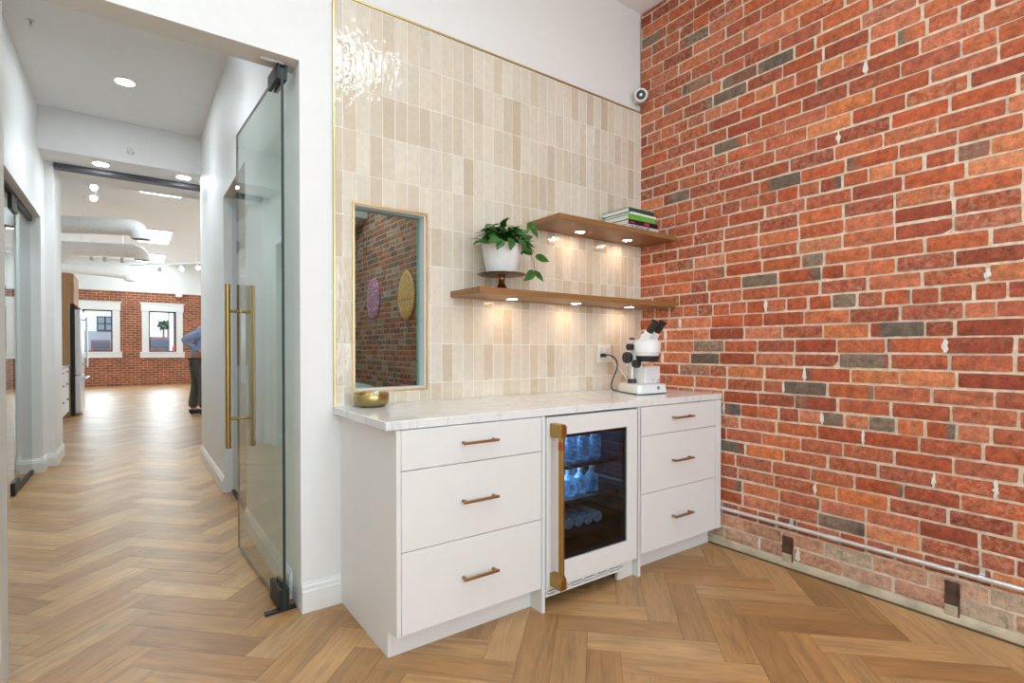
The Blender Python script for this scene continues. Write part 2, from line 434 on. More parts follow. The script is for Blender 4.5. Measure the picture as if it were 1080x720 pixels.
struct('floor_slab', B().box(-5.6, 0.35, -5.9, 4, -0.12, -0.003).box(-5.2, 3.4, 4, 18.6, -0.12, -0.003), M['seam'], smooth=0)

# ------------------------------------------------------------------ shell
ZC, ZK = 3.493, 3.44
XJ, XL0 = -2.262, -3.235      # entry opening
T = 0.14
wb = B()
wb.box(XL0 - 1.9, XL0, 0, T, 0, ZC)                        # left of the entry
wb.box(XL0, XJ, 0, T, 2.455, ZC)                           # over the entry
wb.box(XJ, -2.022, 0, .079, 0, ZC); wb.box(XJ, -2.085, .079, T, 0, ZC)                            # between the entry and the inner window
wb.box(-2.022, -1.650, 0, .079, 0, 0.984); wb.box(-2.022, -1.650, 0, .079, 1.862, ZC)
wb.box(-1.650, 0.0, 0, .079, 0, ZC)
wb.box(-2.085, -1.40, .079, T, 0, 0.84); wb.box(-2.085, -1.40, .079, T, 2.02, ZC); wb.box(-1.40, 0.0, .079, T, 0, ZC)
struct('wall_back', wb, M['wall'], smooth=0)
struct('ceiling', B().box(-5.4, 0.3, -5.7, 0, ZC, ZC + 0.1), M['ceil'], smooth=0)
struct('ceiling_corridor', B().box(-4.4, XJ + 0.3, T, 4.09, ZK, ZK + 0.1), M['ceil'], smooth=0)
struct('ceiling_office', B().box(XJ + 0.14, 0.3, T, 6.3, ZC, ZC + 0.1), M['ceil'], smooth=0)
# front room: left wall, and the window wall behind the viewer
struct('wall_left', B().box(-5.3, -5.14, -5.7, 0.0, 0, ZC), M['wall'], smooth=0)
fw = B()
for x0, x1, z0, z1 in ((-5.3, -4.85, 0, ZC), (-2.95, -2.25, 0, ZC), (-0.35, 0.3, 0, ZC), (-4.85, -2.95, 0, 0.75), (-2.25, -0.35, 0, 0.75), (-4.85, -2.95, 2.75, ZC), (-2.25, -0.35, 2.75, ZC)):
    fw.box(x0, x1, -5.72, -5.56, z0, z1)
struct('wall_front', fw, M['wall'], smooth=0)
for i, x in enumerate((-3.9, -1.3)):
    b = B()
    for x0, x1, z0, z1 in ((x - .95, x - .88, .75, 2.75), (x + .88, x + .95, .75, 2.75), (x - .95, x + .95, .75, .82), (x - .95, x + .95, 2.68, 2.75), (x - .02, x + .02, .75, 2.75)):
        b.box(x0, x1, -5.66, -5.60, z0, z1)
    struct('window_%d' % (i + 3), b, M['trim'], smooth=0)
# corridor walls
DR0, DR1, DZ = 1.39, 2.40, 2.41
wr = B()
wr.box(XJ, XJ + T, T, DR0, 0, ZK); wr.box(XJ, XJ + T, DR0, DR1, DZ, ZK); wr.box(XJ, XJ + T, DR1, 4.15, 0, ZK)
wr.box(XJ + T, -1.83, 4.03, 4.15, 0, ZC); wr.box(-1.95, -1.83, 4.15, 6.3, 0, 4.0)
struct('wall_corridor_right', wr, M['wall'], smooth=0)
struct('wall_office_end', B().box(-1.83, 0.3, 6.2, 6.32, 0, ZC), M['wall'], smooth=0)
LX, LT = -3.57, 0.28
PO0, PO1, PZ = 1.55, 4.25, 2.435
struct('wall_corridor_left', B().box(LX - LT, LX, T, PO0, 0, ZK), M['wall'], smooth=0)
struct('wall_corridor_left_header', B().box(LX - LT, LX, PO0, PO1, PZ, ZK), M['wall'], smooth=0)
struct('wall_corridor_left_far', B().box(LX - LT, LX, PO1, 4.52, 0, 3.97).box(LX - LT - 0.7, LX + 0.07, 4.52, 5.2, 0, 3.97), M['wall'], smooth=0)
# small room behind the left glass partition
struct('wall_side_room', B().box(-5.3, -5.2, T, 5.0, 0, ZK).box(-5.2, -4.2, 4.9, 5.0, 0, ZK), M['wall'], smooth=0)
struct('ceiling_side_room', B().box(-5.3, LX - LT, T, 5.0, ZK, ZK + 0.1), M['ceil'], smooth=0)
struct('ceiling_bulkhead', B().box(LX, -1.83, 4.09, 5.2, 3.042, 3.97), M['ceil'], smooth=0)
tag(obj('steel_beam', B().box(LX + .071, -1.95, 4.5, 4.62, 2.995, 3.0415), M['beamdark'], bevel=0.003), 'dark steel header beam crossing the far end of the corridor ceiling', 'beam')
# far room
ZF = 3.97; YF = 18.2
struct('ceiling_far', B().box(-5.0, 3.3, 5.2, 18.5, ZF, ZF + 0.1), M['ceil'], smooth=0)
struct('wall_far_left', B().box(-4.75, -4.6, 5.2, 18.5, 0, ZF), M['wall'], smooth=0)
b = B().box(3.1, 3.25, 4.1, 9.4, 0, ZF).box(3.1, 3.25, 14.6, 18.5, 0, ZF).box(3.1, 3.25, 9.4, 14.6, 0, .9).box(3.1, 3.25, 9.4, 14.6, 2.7, ZF)
struct('wall_far_right', b, M['wall'], smooth=0)
b = B()
for y in (9.4, 11.1, 12.85, 14.54): b.box(3.14, 3.20, y, y + .06, .9, 2.7)
b.box(3.14, 3.20, 9.4, 14.6, .9, .96).box(3.14, 3.20, 9.4, 14.6, 2.64, 2.7)
struct('window_6', b, M['trim'], smooth=0)  # unseen window, added to give the right-hand fill lamp an opening
struct('wall_far_near_side', B().box(-1.83, 3.2, 6.34, 6.44, 0, ZF), M['wall'], smooth=0)
FW = [(-4.09, -3.37, 1.08, 2.38), (-2.43, -1.69, 1.07, 2.39)]
b = B()
xs = [-4.75, -4.09, -3.37, -2.43, -1.69, 3.2]
for i in (0, 2, 4): b.box(xs[i], xs[i + 1], YF, YF + 0.3, 0, 2.985)
for x0, x1, z0, z1 in FW: b.box(x0, x1, YF, YF + 0.3, 0, z0); b.box(x0, x1, YF, YF + 0.3, z1, 2.985)
struct('wall_far_end', b, M['farbrick'], smooth=0)
struct('wall_far_end_upper', B().box(-4.75, 3.2, YF - 0.03, YF + 0.3, 2.985, ZF), M['wall'], smooth=0)
for i, (x0, x1, z0, z1) in enumerate(FW):
    r = thing('window_%d' % (i + 1), '', '', (0.5 * (x0 + x1), YF, z0)); del r['label']; del r['category']; r['kind'] = 'structure'
    c = B()
    c.box(x0 - .21, x1 + .21, YF - .045, YF, z1, z1 + .27); c.box(x0 - .24, x1 + .24, YF - .06, YF, z1 + .235, z1 + .27)
    c.box(x0 - .19, x0, YF - .03, YF, z0, z1); c.box(x1, x1 + .19, YF - .03, YF, z0, z1)
    c.box(x0 - .24, x1 + .24, YF - .05, YF, z0 - .19, z0); c.box(x0 - .24, x1 + .24, YF - .075, YF, z0 - .03, z0)
    obj('casing', c, M['trim'], r, bevel=0.004)
    f = B()
    for a0, a1, c0, c1 in ((x0, x0 + .035, z0, z1), (x1 - .035, x1, z0, z1), (x0, x1, z0, z0 + .035), (x0, x1, z1 - .035, z1)): f.box(a0, a1, YF + .08, YF + .12, c0, c1)
    obj('sash', f, M['winframe'], r)
    obj('pane', B().box(x0 + .035, x1 - .035, YF + .098, YF + .104, z0 + .035, z1 - .035), M['extg'], r, smooth=0)

# baseboards (stepped profile)
def baseboard(name, p0, p1, n, h=0.132):
    p0, p1, n = Vector((*p0, 0)), Vector((*p1, 0)), Vector((*n, 0))
    prof = [(0, 0), (.016, 0), (.016, h * .70), (.012, h * .76), (.012, h * .86), (.006, h * .93), (.005, h), (0, h)]
    b = B(); A = [b.v(p0 + n * d + Vector((0, 0, z))) for d, z in prof]; C = [b.v(p1 + n * d + Vector((0, 0, z))) for d, z in prof]
    b.f(A); b.f(C[::-1])
    for i in range(len(prof)):
        j = (i + 1) % len(prof); b.f([A[i], A[j], C[j], C[i]])
    return struct(name, b, M['trim'], smooth=0)
baseboard('baseboard_back', (XJ, 0), (-2.086, 0), (0, -1))
baseboard('baseboard_corridor_right', (XJ, T + 0.02), (XJ, DR0), (-1, 0)); baseboard('baseboard_corridor_right_far', (XJ, DR1), (XJ, 4.15), (-1, 0))
baseboard('baseboard_corridor_left', (LX, PO1), (LX, 4.52), (1, 0)); baseboard('baseboard_corridor_left_near', (LX, T), (LX, PO0), (1, 0))
baseboard('baseboard_pillar', (LX - .1, 4.52), (LX + .07, 4.52), (0, -1)); baseboard('baseboard_pillar_side', (LX + .07, 4.506), (LX + .07, 5.2), (1, 0))
baseboard('baseboard_reveal', (LX - LT, PO1), (LX + 0.014, PO1), (0, -1))
baseboard('baseboard_entry_left', (-5.1, 0), (XL0, 0), (0, -1))

# ------------------------------------------------------------------ brick wall, brick by brick
PAL = [(0.46, 0.104, 0.040), (0.40, 0.086, 0.035), (0.51, 0.130, 0.050), (0.33, 0.070, 0.034), (0.49, 0.128, 0.060), (0.43, 0.115, 0.060), (0.35, 0.078, 0.040), (0.45, 0.096, 0.038), (0.54, 0.165, 0.085)]
ORANGE = [(0.58, 0.170, 0.058), (0.56, 0.155, 0.050), (0.60, 0.20, 0.085)]
BURNT = [(0.21, 0.145, 0.105), (0.16, 0.115, 0.085), (0.26, 0.175, 0.125), (0.26, 0.12, 0.08), (0.13, 0.10, 0.08)]
PALE = [(0.52, 0.26, 0.17), (0.55, 0.33, 0.23), (0.50, 0.40, 0.29), (0.44, 0.22, 0.15)]
def brick_wall(name, ya, yb, ztop, style, seed):
    rr = random.Random(seed)
    V = []; F = []; C = []
    Z0, PT = 0.043, 0.0744
    patches = B(); i = 0
    while Z0 + PT * i < ztop:
        za = Z0 + PT * i + 0.0055; zb = min(Z0 + PT * (i + 1) - 0.0055, ztop)
        hdr = (i % 8 == 2)
        y = yb + (rr.uniform(0, .1) if hdr else (0.1075 * (i % 2) + rr.uniform(-.02, .02)))
        low = i < 2
        while y > ya:
            ln = 0.100 + rr.uniform(-.007, .007) if hdr or rr.random() < 0.07 else 0.205 + rr.uniform(-.011, .011)
            jt = 0.0100 + rr.uniform(-.003, .005)
            y1, y0 = min(y, yb - .002), max(y - ln, ya)
            y -= ln + jt
            if y1 - y0 < 0.02: continue
            p = rr.random(); al = 0.04 + 0.55 * rr.random() ** 2.0; c2 = None; zone = abs(min(y0, 0)) < 0.75 and style == 'front'
            if low and style == 'front': c1 = rr.choice(PALE); al = rr.uniform(.55, 1.0)
            elif p < 0.065: c1 = rr.choice(BURNT); al *= .6; c2 = rr.choice(PAL + BURNT)
            elif p < 0.15: c1 = rr.choice(PAL); c2 = rr.choice(BURNT)
            elif p < 0.24: c1 = rr.choice(ORANGE)
            else: c1 = rr.choice(PAL)
            if style == 'office':
                al = rr.uniform(.45, 1.0)
                if rr.random() < .45: c1 = rr.choice(BURNT + PALE)
                c1 = tuple(x * .8 for x in c1)
            elif zone and rr.random() < .6: al = max(al, rr.uniform(.35, .8))
            elif i in (3, 4) and rr.random() < .5: al = max(al, rr.uniform(.2, .6))
            k = rr.uniform(.85, 1.15); c1 = tuple(x * k for x in c1)
            end = rr.choice((0, 1)); wid = rr.uniform(.08, .35)
            nu = 8 if ln > .15 else 5; nv = 4
            sx = rr.uniform(-.0025, .0025); tilt = rr.uniform(-.012, .012); sd = rr.uniform(0, 99)
            dz0, dz1 = rr.uniform(-.002, .002), rr.uniform(-.002, .002)
            base = len(V)
            for a in range(nu + 1):
                for q in range(nv + 1):
                    t, s = a / nu, q / nv
                    yy = y1 + (y0 - y1) * t; zz = za + dz0 + (zb + dz1 - za - dz0) * s
                    eb = a in (0, nu) or q in (0, nv)
                    nz = noise.noise((yy * 30 + sd, zz * 30, sd))
                    if q in (0, nv): zz += nz * .0022
                    if a in (0, nu): yy += nz * .0025
                    if a in (0, nu) and q in (0, nv):
                        yy += (.0012 if a else -.0012); zz += (-.0009 if q else .0009)
                    x = sx + tilt * (t - .5) * (ln * .5) - .002 + nz * .0022 + (.0022 if eb else 0)
                    V.append((x, yy, zz))
                    cc = c1
                    if c2:
                        dd = t if end else 1 - t
                        w = max(0, min(1, (wid - dd) * 9)); cc = tuple(m0 + (m1 - m0) * w for m0, m1 in zip(c1, c2))
                    C.append((*cc, al))
            def I(a, q): return base + a * (nv + 1) + q
            for a in range(nu):
                for q in range(nv): F.append((I(a, q), I(a, q + 1), I(a + 1, q + 1), I(a + 1, q)))
            loop = [I(a, 0) for a in range(nu + 1)] + [I(nu, q) for q in range(1, nv + 1)] + [I(a, nv) for a in range(nu - 1, -1, -1)] + [I(0, q) for q in range(nv - 1, 0, -1)]
            b0 = len(V)
            for j in loop: V.append((0.02, V[j][1], V[j][2])); C.append(C[j])
            n = len(loop)
            for j in range(n): F.append((loop[j], loop[(j + 1) % n], b0 + (j + 1) % n, b0 + j))
            # white filler smeared into some head joints
            if style == 'front' and rr.random() < (0.10 if 3 < i < 20 else 0.02) and y0 > ya + .05:
                cy = y0 - jt / 2; zc = (za + zb) / 2; hh = rr.uniform(.020, .036); ww = rr.uniform(.006, .012)
                ring = []; N2 = 14
                for q in range(N2):
                    th = 2 * PI * q / N2; rad = 1 + .75 * noise.noise((q * .83, sd, i * .37)); ring.append(patches.v((-.003, cy + ww * rad * math.cos(th), zc + hh * rad * math.sin(th))))
                ct = patches.v((-.0045, cy, zc)); bk = [patches.v((.012, p.co.y, p.co.z)) for p in ring]
                for q in range(N2):
                    r2 = (q + 1) % N2; patches.f([ct, ring[q], ring[r2]]); patches.f([ring[q], bk[q], bk[r2], ring[r2]])
        i += 1
    me = bpy.data.meshes.new(name); me.from_pydata(V, [], F); me.materials.append(M['brick'])
    o = bpy.data.objects.new(name, me); COL.objects.link(o); o['kind'] = 'structure'
    colattr(o, C)
    bm = bmesh.new(); bm.from_mesh(me); bmesh.ops.recalc_face_normals(bm, faces=bm.faces); bm.to_mesh(me); bm.free()
    me.polygons.foreach_set('use_smooth', [True] * len(me.polygons)); me.set_sharp_from_angle(angle=math.radians(50))
    WL[o.name] = Vector((0, 0, 0))
    obj('mortar', B().box(.0035 if style == 'front' else .001, .30, ya, yb, 0.0, ztop), M['mortar'] if style == 'front' else mat('greyed_mortar', (.50, .42, .33), .9, var=.2, nscale=20, bmp=.6, bscale=120), o, smooth=0)
    if style == 'front': obj('filler_patch', patches, M['whitefill'], o)
    return o
BW = brick_wall('wall_right', -5.6, 0.0, ZC, 'front', 11)
brick_wall('wall_office_right', T, 6.2, ZC, 'office', 12)
# parged foot of the wall, dark floor edge strip
foot = B(); n = 140
for z, x in ((0.0, -.016), (.03, -.013), (.042, -.004), (.046, .004)):
    pass
rows = []
for z, x in ((0.0, -.014), (.022, -.013), (.038, -.008), (.046, .004)):
    rows.append([foot.v((x + .004 * noise.noise((j * .31, z * 40, 2)), -5.5 + 5.5 * j / n, z + (.006 * noise.noise((j * .21, 7, 1)) if z > .03 else 0))) for j in range(n + 1)])
for a in range(3):
    for j in range(n): foot.f([rows[a][j], rows[a][j + 1], rows[a + 1][j + 1], rows[a + 1][j]])
struct('trim_wall_foot', foot, M['concrete'])
struct('trim_floor_edge', B().box(-.024, -.012, -5.5, -.56, 0, .006), mat('dark_bronze_edge', (0.12, 0.085, 0.04), 0.5, metal=.3), smooth=0)
for k, (y0, y1, z0, z1) in enumerate(((-1.052, -1.0, .03, .163), (-1.752, -1.705, .03, .172))):
    o = thing('wall_vent_slot', ('narrow dark brown weep slot low in the brick wall nearer the white cabinets', 'narrow dark brown weep slot low in the brick wall farther from the white cabinets')[k], 'vent slot', (-.006, (y0 + y1) / 2, z0), 'weep slots at the foot of the brick wall')
    obj('slot_back', B().box(-.0085, .004, y0, y1, z0 + .045, z1), M['holed'], o, bevel=.002)
    obj('parged_sill', B().box(-.0115, .004, y0, y1, z0, z0 + .045), M['concrete'], o, bevel=.003)
    obj('slot_edge', B().box(-.0105, .004, y0 - .005, y0, z0, z1).box(-.0105, .004, y0, y1, z1, z1 + .004), M['holed'], o)

# ------------------------------------------------------------------ tile cladding on the back wall
def tiles():
    V = []; F = []; C = []
    rr = random.Random(5)
    px, pz = 0.0645, 0.1995; x_j, z_j = -2.073, 1.006
    XA, XB, ZA, ZB = -2.1095, -0.002, 0.914, 2.806
    wx0, wx1, wz0, wz1 = -2.030, -1.640, 0.977, 1.869
    pal = [(0.67, 0.59, 0.480), (0.70, 0.63, 0.525), (0.64, 0.555, 0.440), (0.68, 0.605, 0.50), (0.71, 0.645, 0.545), (0.585, 0.495, 0.375), (0.615, 0.53, 0.415), (0.69, 0.62, 0.52), (0.70, 0.635, 0.535)]
    g = .0016; hole = (-.432, -.300, 1.091, 1.216)
    for i in range(-1, 34):
        for k in range(-1, 10):
            x0, x1 = max(x_j + i * px, XA), min(x_j + (i + 1) * px, XB); z0, z1 = max(z_j + k * pz, ZA), min(z_j + (k + 1) * pz, ZB)
            if x1 - x0 < .006 or z1 - z0 < .004: continue
            rects = [(x0, x1, z0, z1)]
            out = []
            for (a0, a1, c0, c1) in rects:      # cut round the inner window
                if a1 <= wx0 or a0 >= wx1 or c1 <= wz0 or c0 >= wz1: out.append((a0, a1, c0, c1)); continue
                if a0 < wx0: out.append((a0, wx0, c0, c1)); a0 = wx0
                if a1 > wx1: out.append((wx1, a1, c0, c1)); a1 = wx1
                if c0 < wz0: out.append((a0, a1, c0, wz0))
                if c1 > wz1: out.append((a0, a1, wz1, c1))
            col = rr.choice(pal); kk = rr.uniform(.95, 1.05)
            if i == -1: pass
            col = tuple(min(.86, c * kk) for c in col)
            tx, tz = rr.uniform(-.010, .010), rr.uniform(-.005, .005); dy = rr.uniform(0, .0008)
            for (a0, a1, c0, c1) in out:
                if a1 - a0 < .005 or c1 - c0 < .004: continue
                b = len(V); cx, cz = (x0 + x1) / 2, (z0 + z1) / 2
                def Y(x, z): return -.0088 + dy + tx * (x - cx) + tz * (z - cz)
                e = .0016
                for (xx, zz, back) in ((a0 + g + e, c0 + g + e, 0), (a1 - g - e, c0 + g + e, 0), (a1 - g - e, c1 - g - e, 0), (a0 + g + e, c1 - g - e, 0),
                                       (a0 + g, c0 + g, 1), (a1 - g, c0 + g, 1), (a1 - g, c1 - g, 1), (a0 + g, c1 - g, 1),
                                       (a0 + g, c0 + g, 2), (a1 - g, c0 + g, 2), (a1 - g, c1 - g, 2), (a0 + g, c1 - g, 2)):
                    V.append((xx, Y(xx, zz) + (0, .0012, .006)[back], zz)); C.append((*col, 1))
                F.append((b, b + 1, b + 2, b + 3))
                for q in range(4):
                    r2 = (q + 1) % 4
                    F.append((b + q, b + 4 + q, b + 4 + r2, b + r2)); F.append((b + 4 + q, b + 8 + q, b + 8 + r2, b + 4 + r2))
    me = bpy.data.meshes.new('wall_tile'); me.from_pydata(V, [], F); me.materials.append(M['tile'])
    o = bpy.data.objects.new('wall_tile', me); COL.objects.link(o); o['kind'] = 'structure'; colattr(o, C)
    bm = bmesh.new(); bm.from_mesh(me); bmesh.ops.recalc_face_normals(bm, faces=bm.faces); bm.to_mesh(me); bm.free()
    WL[o.name] = Vector((0, 0, 0))
    gr = B()
    for a0, a1, c0, c1 in ((XA, wx0, ZA, ZB), (wx1, XB, ZA, ZB), (wx0, wx1, ZA, wz0), (wx0, wx1, wz1, ZB)): gr.box(a0, a1, -.0072, 0, c0, c1)
    obj('grout', gr, M['grout'], o, smooth=0)
tiles()
struct('trim_1', B().box(-2.117, -2.1095, -.013, 0, .914, 2.815), M['goldtrim'], smooth=0)
struct('trim_2', B().box(-2.1095, -.001, -.013, 0, 2.806, 2.815), M['goldtrim'], smooth=0)
# inner window: jamb lining, gold edge, glass
iw = thing('window_5', '', '', (-1.836, 0, .984)); del iw['label']; del iw['category']; iw['kind'] = 'structure'
x0, x1, z0, z1 = -2.022, -1.650, .984, 1.862
gb = B(); e = .008
for a0, a1, c0, c1 in ((x0 - e, x0, z0 - e, z1 + e), (x1, x1 + e, z0 - e, z1 + e), (x0, x1, z0 - e, z0), (x0, x1, z1, z1 + e)): gb.box(a0, a1, -.014, .004, c0, c1)
obj('gold_edge', gb, M['goldtrim'], iw, smooth=0)
jb = B(); t = .006
for a0, a1, c0, c1 in ((x0, x0 + t, z0, z1), (x1 - t, x1, z0, z1), (x0 + t, x1 - t, z0, z0 + t), (x0 + t, x1 - t, z1 - t, z1)): jb.box(a0, a1, -.004, .078, c0, c1)
obj('jamb_lining', jb, M['trim'], iw, smooth=0)
obj('pane', B().box(x0 + t, x1 - t, .046, .052, z0 + t, z1 - t), M['wing'], iw, smooth=0)
eg = B()
for a0, a1, c0, c1 in ((x1 - t - .003, x1 - t, z0 + t, z1 - t), (x0 + t, x1 - t, z1 - t - .003, z1 - t)): eg.box(a0, a1, .052, .079, c0, c1)
obj('glazing_bead', eg, M['edgeteal'], iw, smooth=0)

# ------------------------------------------------------------------ cabinets
H, TT = .914, .034
CF, TK, ZB0 = -.638, -.553, .112
def pull(b, cx, y, z, L=.166):
    b.box(cx - L / 2, cx + L / 2, y - .036, y - .026, z - .005, z + .005)
    for s in (-1, 1): b.box(cx + s * (L / 2 - .012) - .005, cx + s * (L / 2 - .012) + .005, y - .028, y + .001, z - .005, z + .005)
    return b
DRW = [(.114, .4215), (.4245, .7245), (.7275, .8765)]
LABD = ['lowest deep drawer front', 'middle deep drawer front', 'shallow top drawer front']
def drawer_cabinet(label, xa, xb, dx0, dx1, hx, side_l, side_r, group):
    t = thing('drawer_cabinet', label, 'cabinet', ((xa + xb) / 2, -.3, 0), group)
    c = B()
    def side(x0, x1, full):
        if full: c.box(x0, x1, CF, -.002, 0, .878)
        else: c.prism([(CF, ZB0), (CF, .878), (-.002, .878), (-.002, 0), (TK, 0), (TK, ZB0)], 'X', x0, x1)
    side(xa, xa + .018, side_l); side(xb - .018, xb, side_r)
    c.box(xa + .018, xb - .018, CF + .03, -.002, ZB0, .130); c.box(xa + .018, xb - .018, -.02, -.002, .130, .878)
    c.box(xa + .018, xb - .018, CF + .03, CF + .10, .862, .878)
    obj('carcass', c, M['cab'], t, bevel=.0012)
    obj('toe_kick', B().box(xa + .018, xb - .018, TK, TK + .016, 0, ZB0), M['cab'], t)
    obj('reveal_back', B().box(xa + .018, xb - .018, CF + .024, CF + .03, ZB0 + .018, .862), M['cabdark'], t, smooth=0)
    for (z0, z1) in DRW:
        d = obj('drawer', B().box(dx0, dx1, CF, CF + .020, z0, z1), M['cab'], t, bevel=.0012)
        bx = B().box(dx0 + .03, dx1 - .03, CF + .031, -.09, z0 + .02, z0 + .03)
        obj('handle', pull(B(), hx, CF, (.808 if z0 > .7 else .575 if z0 > .4 else .269)), M['bronze'], d, bevel=.0012)
    if dx1 < xb - .03:
        obj('filler_panel', B().box(dx1 + .003, xb - .018, CF, CF + .02, ZB0 + .002, .8765), M['cab'], t, bevel=.001)
    return t
drawer_cabinet('white three-drawer cabinet at the open left end of the counter, finished side showing', -2.085, -1.378, -2.065, -1.400, -1.731, False, True, 'white drawer cabinets under the counter')
drawer_cabinet('white three-drawer cabinet in the corner against the brick wall', -.756, -.018, -.745, -.074, -.408, True, False, 'white drawer cabinets under the counter')
tag(obj('countertop', B().box(-2.122, -.001, -.631, -.0095, H - TT, H), M['quartz'], bevel=.003), 'long white quartz countertop spanning both drawer cabinets and the glass-door cooler', 'countertop')

# beverage cooler
t = thing('beverage_cooler', 'white under-counter beverage cooler with dark glass door and brass bar handle', 'cooler', (-1.067, -.35, 0))
cx0, cx1 = -1.376, -.759
bd = B()
bd.box(cx0, cx0 + .03, -.595, -.05, .10, .868); bd.box(cx1 - .03, cx1, -.595, -.05, .10, .868)
bd.box(cx0 + .03, cx1 - .03, -.08, -.05, .10, .868); bd.box(cx0 + .03, cx1 - .03, -.595, -.08, .10, .13); bd.box(cx0 + .03, cx1 - .03, -.595, -.08, .84, .868)
obj('body', bd, M['dark_in'], t)
for x in (cx0 + .05, cx1 - .05):
    for y in (-.55, -.1): obj('levelling_foot', B().cyl((x, y, 0), (x, y, .10), .018), M['blackpl'], t)
gx0, gx1, gz0, gz1 = -1.297, -.850, .212, .789
dr = B(); dx0, dx1, dz0, dz1 = -1.374, -.776, .107, .872
for a0, a1, c0, c1 in ((dx0, gx0, dz0, dz1), (gx1, dx1, dz0, dz1), (gx0, gx1, dz0, gz0), (gx0, gx1, gz1, dz1)): dr.box(a0, a1, -.645, -.603, c0, c1)
door = obj('door', dr, M['cab'], t, bevel=.0)
obj('glass_pane', B().box(gx0, gx1, -.640, -.634, gz0, gz1), M['coolg'], door, smooth=0)
fr = B()
for a0, a1, c0, c1 in ((gx0, gx0 + .022, gz0, gz1), (gx1 - .022, gx1, gz0, gz1), (gx0 + .022, gx1 - .022, gz0, gz0 + .016), (gx0 + .022, gx1 - .022, gz1 - .016, gz1)): fr.box(a0, a1, -.633, -.606, c0, c1)
obj('glass_border', fr, M['blackpl'], door, smooth=0)
hb = B(); hx = -1.341; hy = -.705
hb.tube([(hx, hy, .165), (hx, hy, .80)], .0135, 20)
for z0, z1 in ((.118, .178), (.788, .848)):
    hb.prism([(-.645, z0), (-.645, z1), (hy - .006, z1), (hy - .017, z1 - .012), (hy - .017, z0 + .003), (hy - .012, z0)], 'X', hx - .0165, hx + .0165)
hd = obj('handle', hb, M['brass'], door, bevel=.002)
hd['label'] = 'brushed brass bar handle'
obj('copper_band', B().tube([(hx, hy, .735), (hx, hy, .772)], .0150, 20), M['rust'], door)
gr = B().box(-1.376, -.868, -.640, -.628, .097, .1035).box(-1.376, -.868, -.640, -.628, .068, .076)
gr.box(-1.376, -.868, -.640, -.630, .084, .089)
for x in (-1.376, -1.315, -1.235, -1.15, -1.065, -.98, -.895, -.878): gr.box(x, x + .010, -.640, -.630, .076, .097)
obj('toe_grille', gr, M['cab'], t)
obj('grille_backing', B().box(-1.374, -.870, -.628, -.600, .070, .1035), mat('grille_dark', (.22, .22, .22), .6), t, smooth=0)
obj('hinge_filler', B().box(-.868, -.759, -.600, -.58, .0, .100), M['cab'], t)
SH = [.300, .455, .622]
for z in SH:
    s = B().box(cx0 + .034, cx1 - .034, -.575, -.085, z - .004, z).box(cx0 + .034, cx1 - .034, -.588, -.574, z - .014, z + .006)
    obj('shelf', s, mat('cooler_shelf', (.05, .035, .03), .4), t)
led = emis('cooler_led', (0.45, 0.72, 1.0), 4.0)
obj('led_strip', B().box(cx0 + .031, cx0 + .035, -.50, -.12, .80, .81), led, t)
area('cooler_light', (cx0 + .20, -.30, .835), .30, 8.0, (0.40, 0.70, 1.0), (0, 0, 0), t, sy=.35)
area('cooler_light', (cx0 + .17, -.34, .612), .28, 9.0, (0.40, 0.70, 1.0), (0, 0, 0), t, sy=.35)
# drinks in the cooler
bgl = glass('bottle_glass', (.62, .76, .86), .16, .08, 2.0)
def m_bottle():
    mt, nt, bs, N, L = newmat('frosted_blue_bottle')
    bs.inputs['Base Color'].default_value = (.42, .60, .74, 1); bs.inputs['Roughness'].default_value = .08
    tr = N.new('ShaderNodeBsdfTransparent'); tr.inputs['Color'].default_value = (.80, .90, .97, 1)
    n = noise_n(N, L, tex_coord(N, L), 45, 3); r = ramp(N, L, n.outputs['Fac'], [(.38, .12), (.62, .62)])
    mx = N.new('ShaderNodeMixShader'); L.new(r.outputs['Color'], mx.inputs[0]); L.new(tr.outputs[0], mx.inputs[1]); L.new(bs.outputs[0], mx.inputs[2])
    L.new(mx.outputs[0], N['Material Output'].inputs['Surface']); return mt
bgl = m_bottle()
bgl2 = mat('pale_blue_bottle', (.45, .62, .75), .15, var=.5, nscale=60)
def bottle(name, label, cx, cy, cz, h, r, group, lying=False, first=None):
    if first: return dup(first, (cx, cy, cz), label, group)
    t = thing(name, label, 'bottle', (cx, cy, cz), group)
    if lying:
        obj('bottle_body', B().lathe([(.001, -.09), (r * .9, -.088), (r, -.08), (r, .04), (r * .45, .08), (r * .4, .12), (.001, .12)], (cx, cy, cz + r), 16, 'Y'), bgl2, t)
        obj('cap', B().lathe([(.001, -.093), (r * .5, -.093), (r * .5, -.088), (.001, -.088)], (cx, cy, cz + r), 12, 'Y'), M['inox'], t)
    else:
        obj('bottle_body', B().lathe([(.001, 0), (r * .95, 0), (r, .006), (r, h * .62), (r * .42, h * .78), (r * .38, h * .94), (.001, h * .94)], (cx, cy, cz), 16), bgl, t)
        obj('cap', B().lathe([(.001, h * .92), (r * .46, h * .92), (r * .46, h), (.001, h)], (cx, cy, cz), 12), M['inox'], t)
    return t
f1 = f2 = f3 = None
for i in range(5):
    for j in range(2):
        o = bottle('water_bottle', 'clear bottle standing on the upper shelf of the dark glass cooler', -1.27 + i * .085, -.50 + j * .16, SH[2] + .0005, .168, .031, 'bottles on the top cooler shelf', first=f1); f1 = f1 or o
for i in range(5):
    for j in range(2):
        o = bottle('water_bottle', 'clear bottle standing on the middle shelf of the dark glass cooler', -1.275 + i * .08, -.50 + j * .16, SH[1] + .0005, .130, .034, 'bottles on the middle cooler shelf', first=f2); f2 = f2 or o
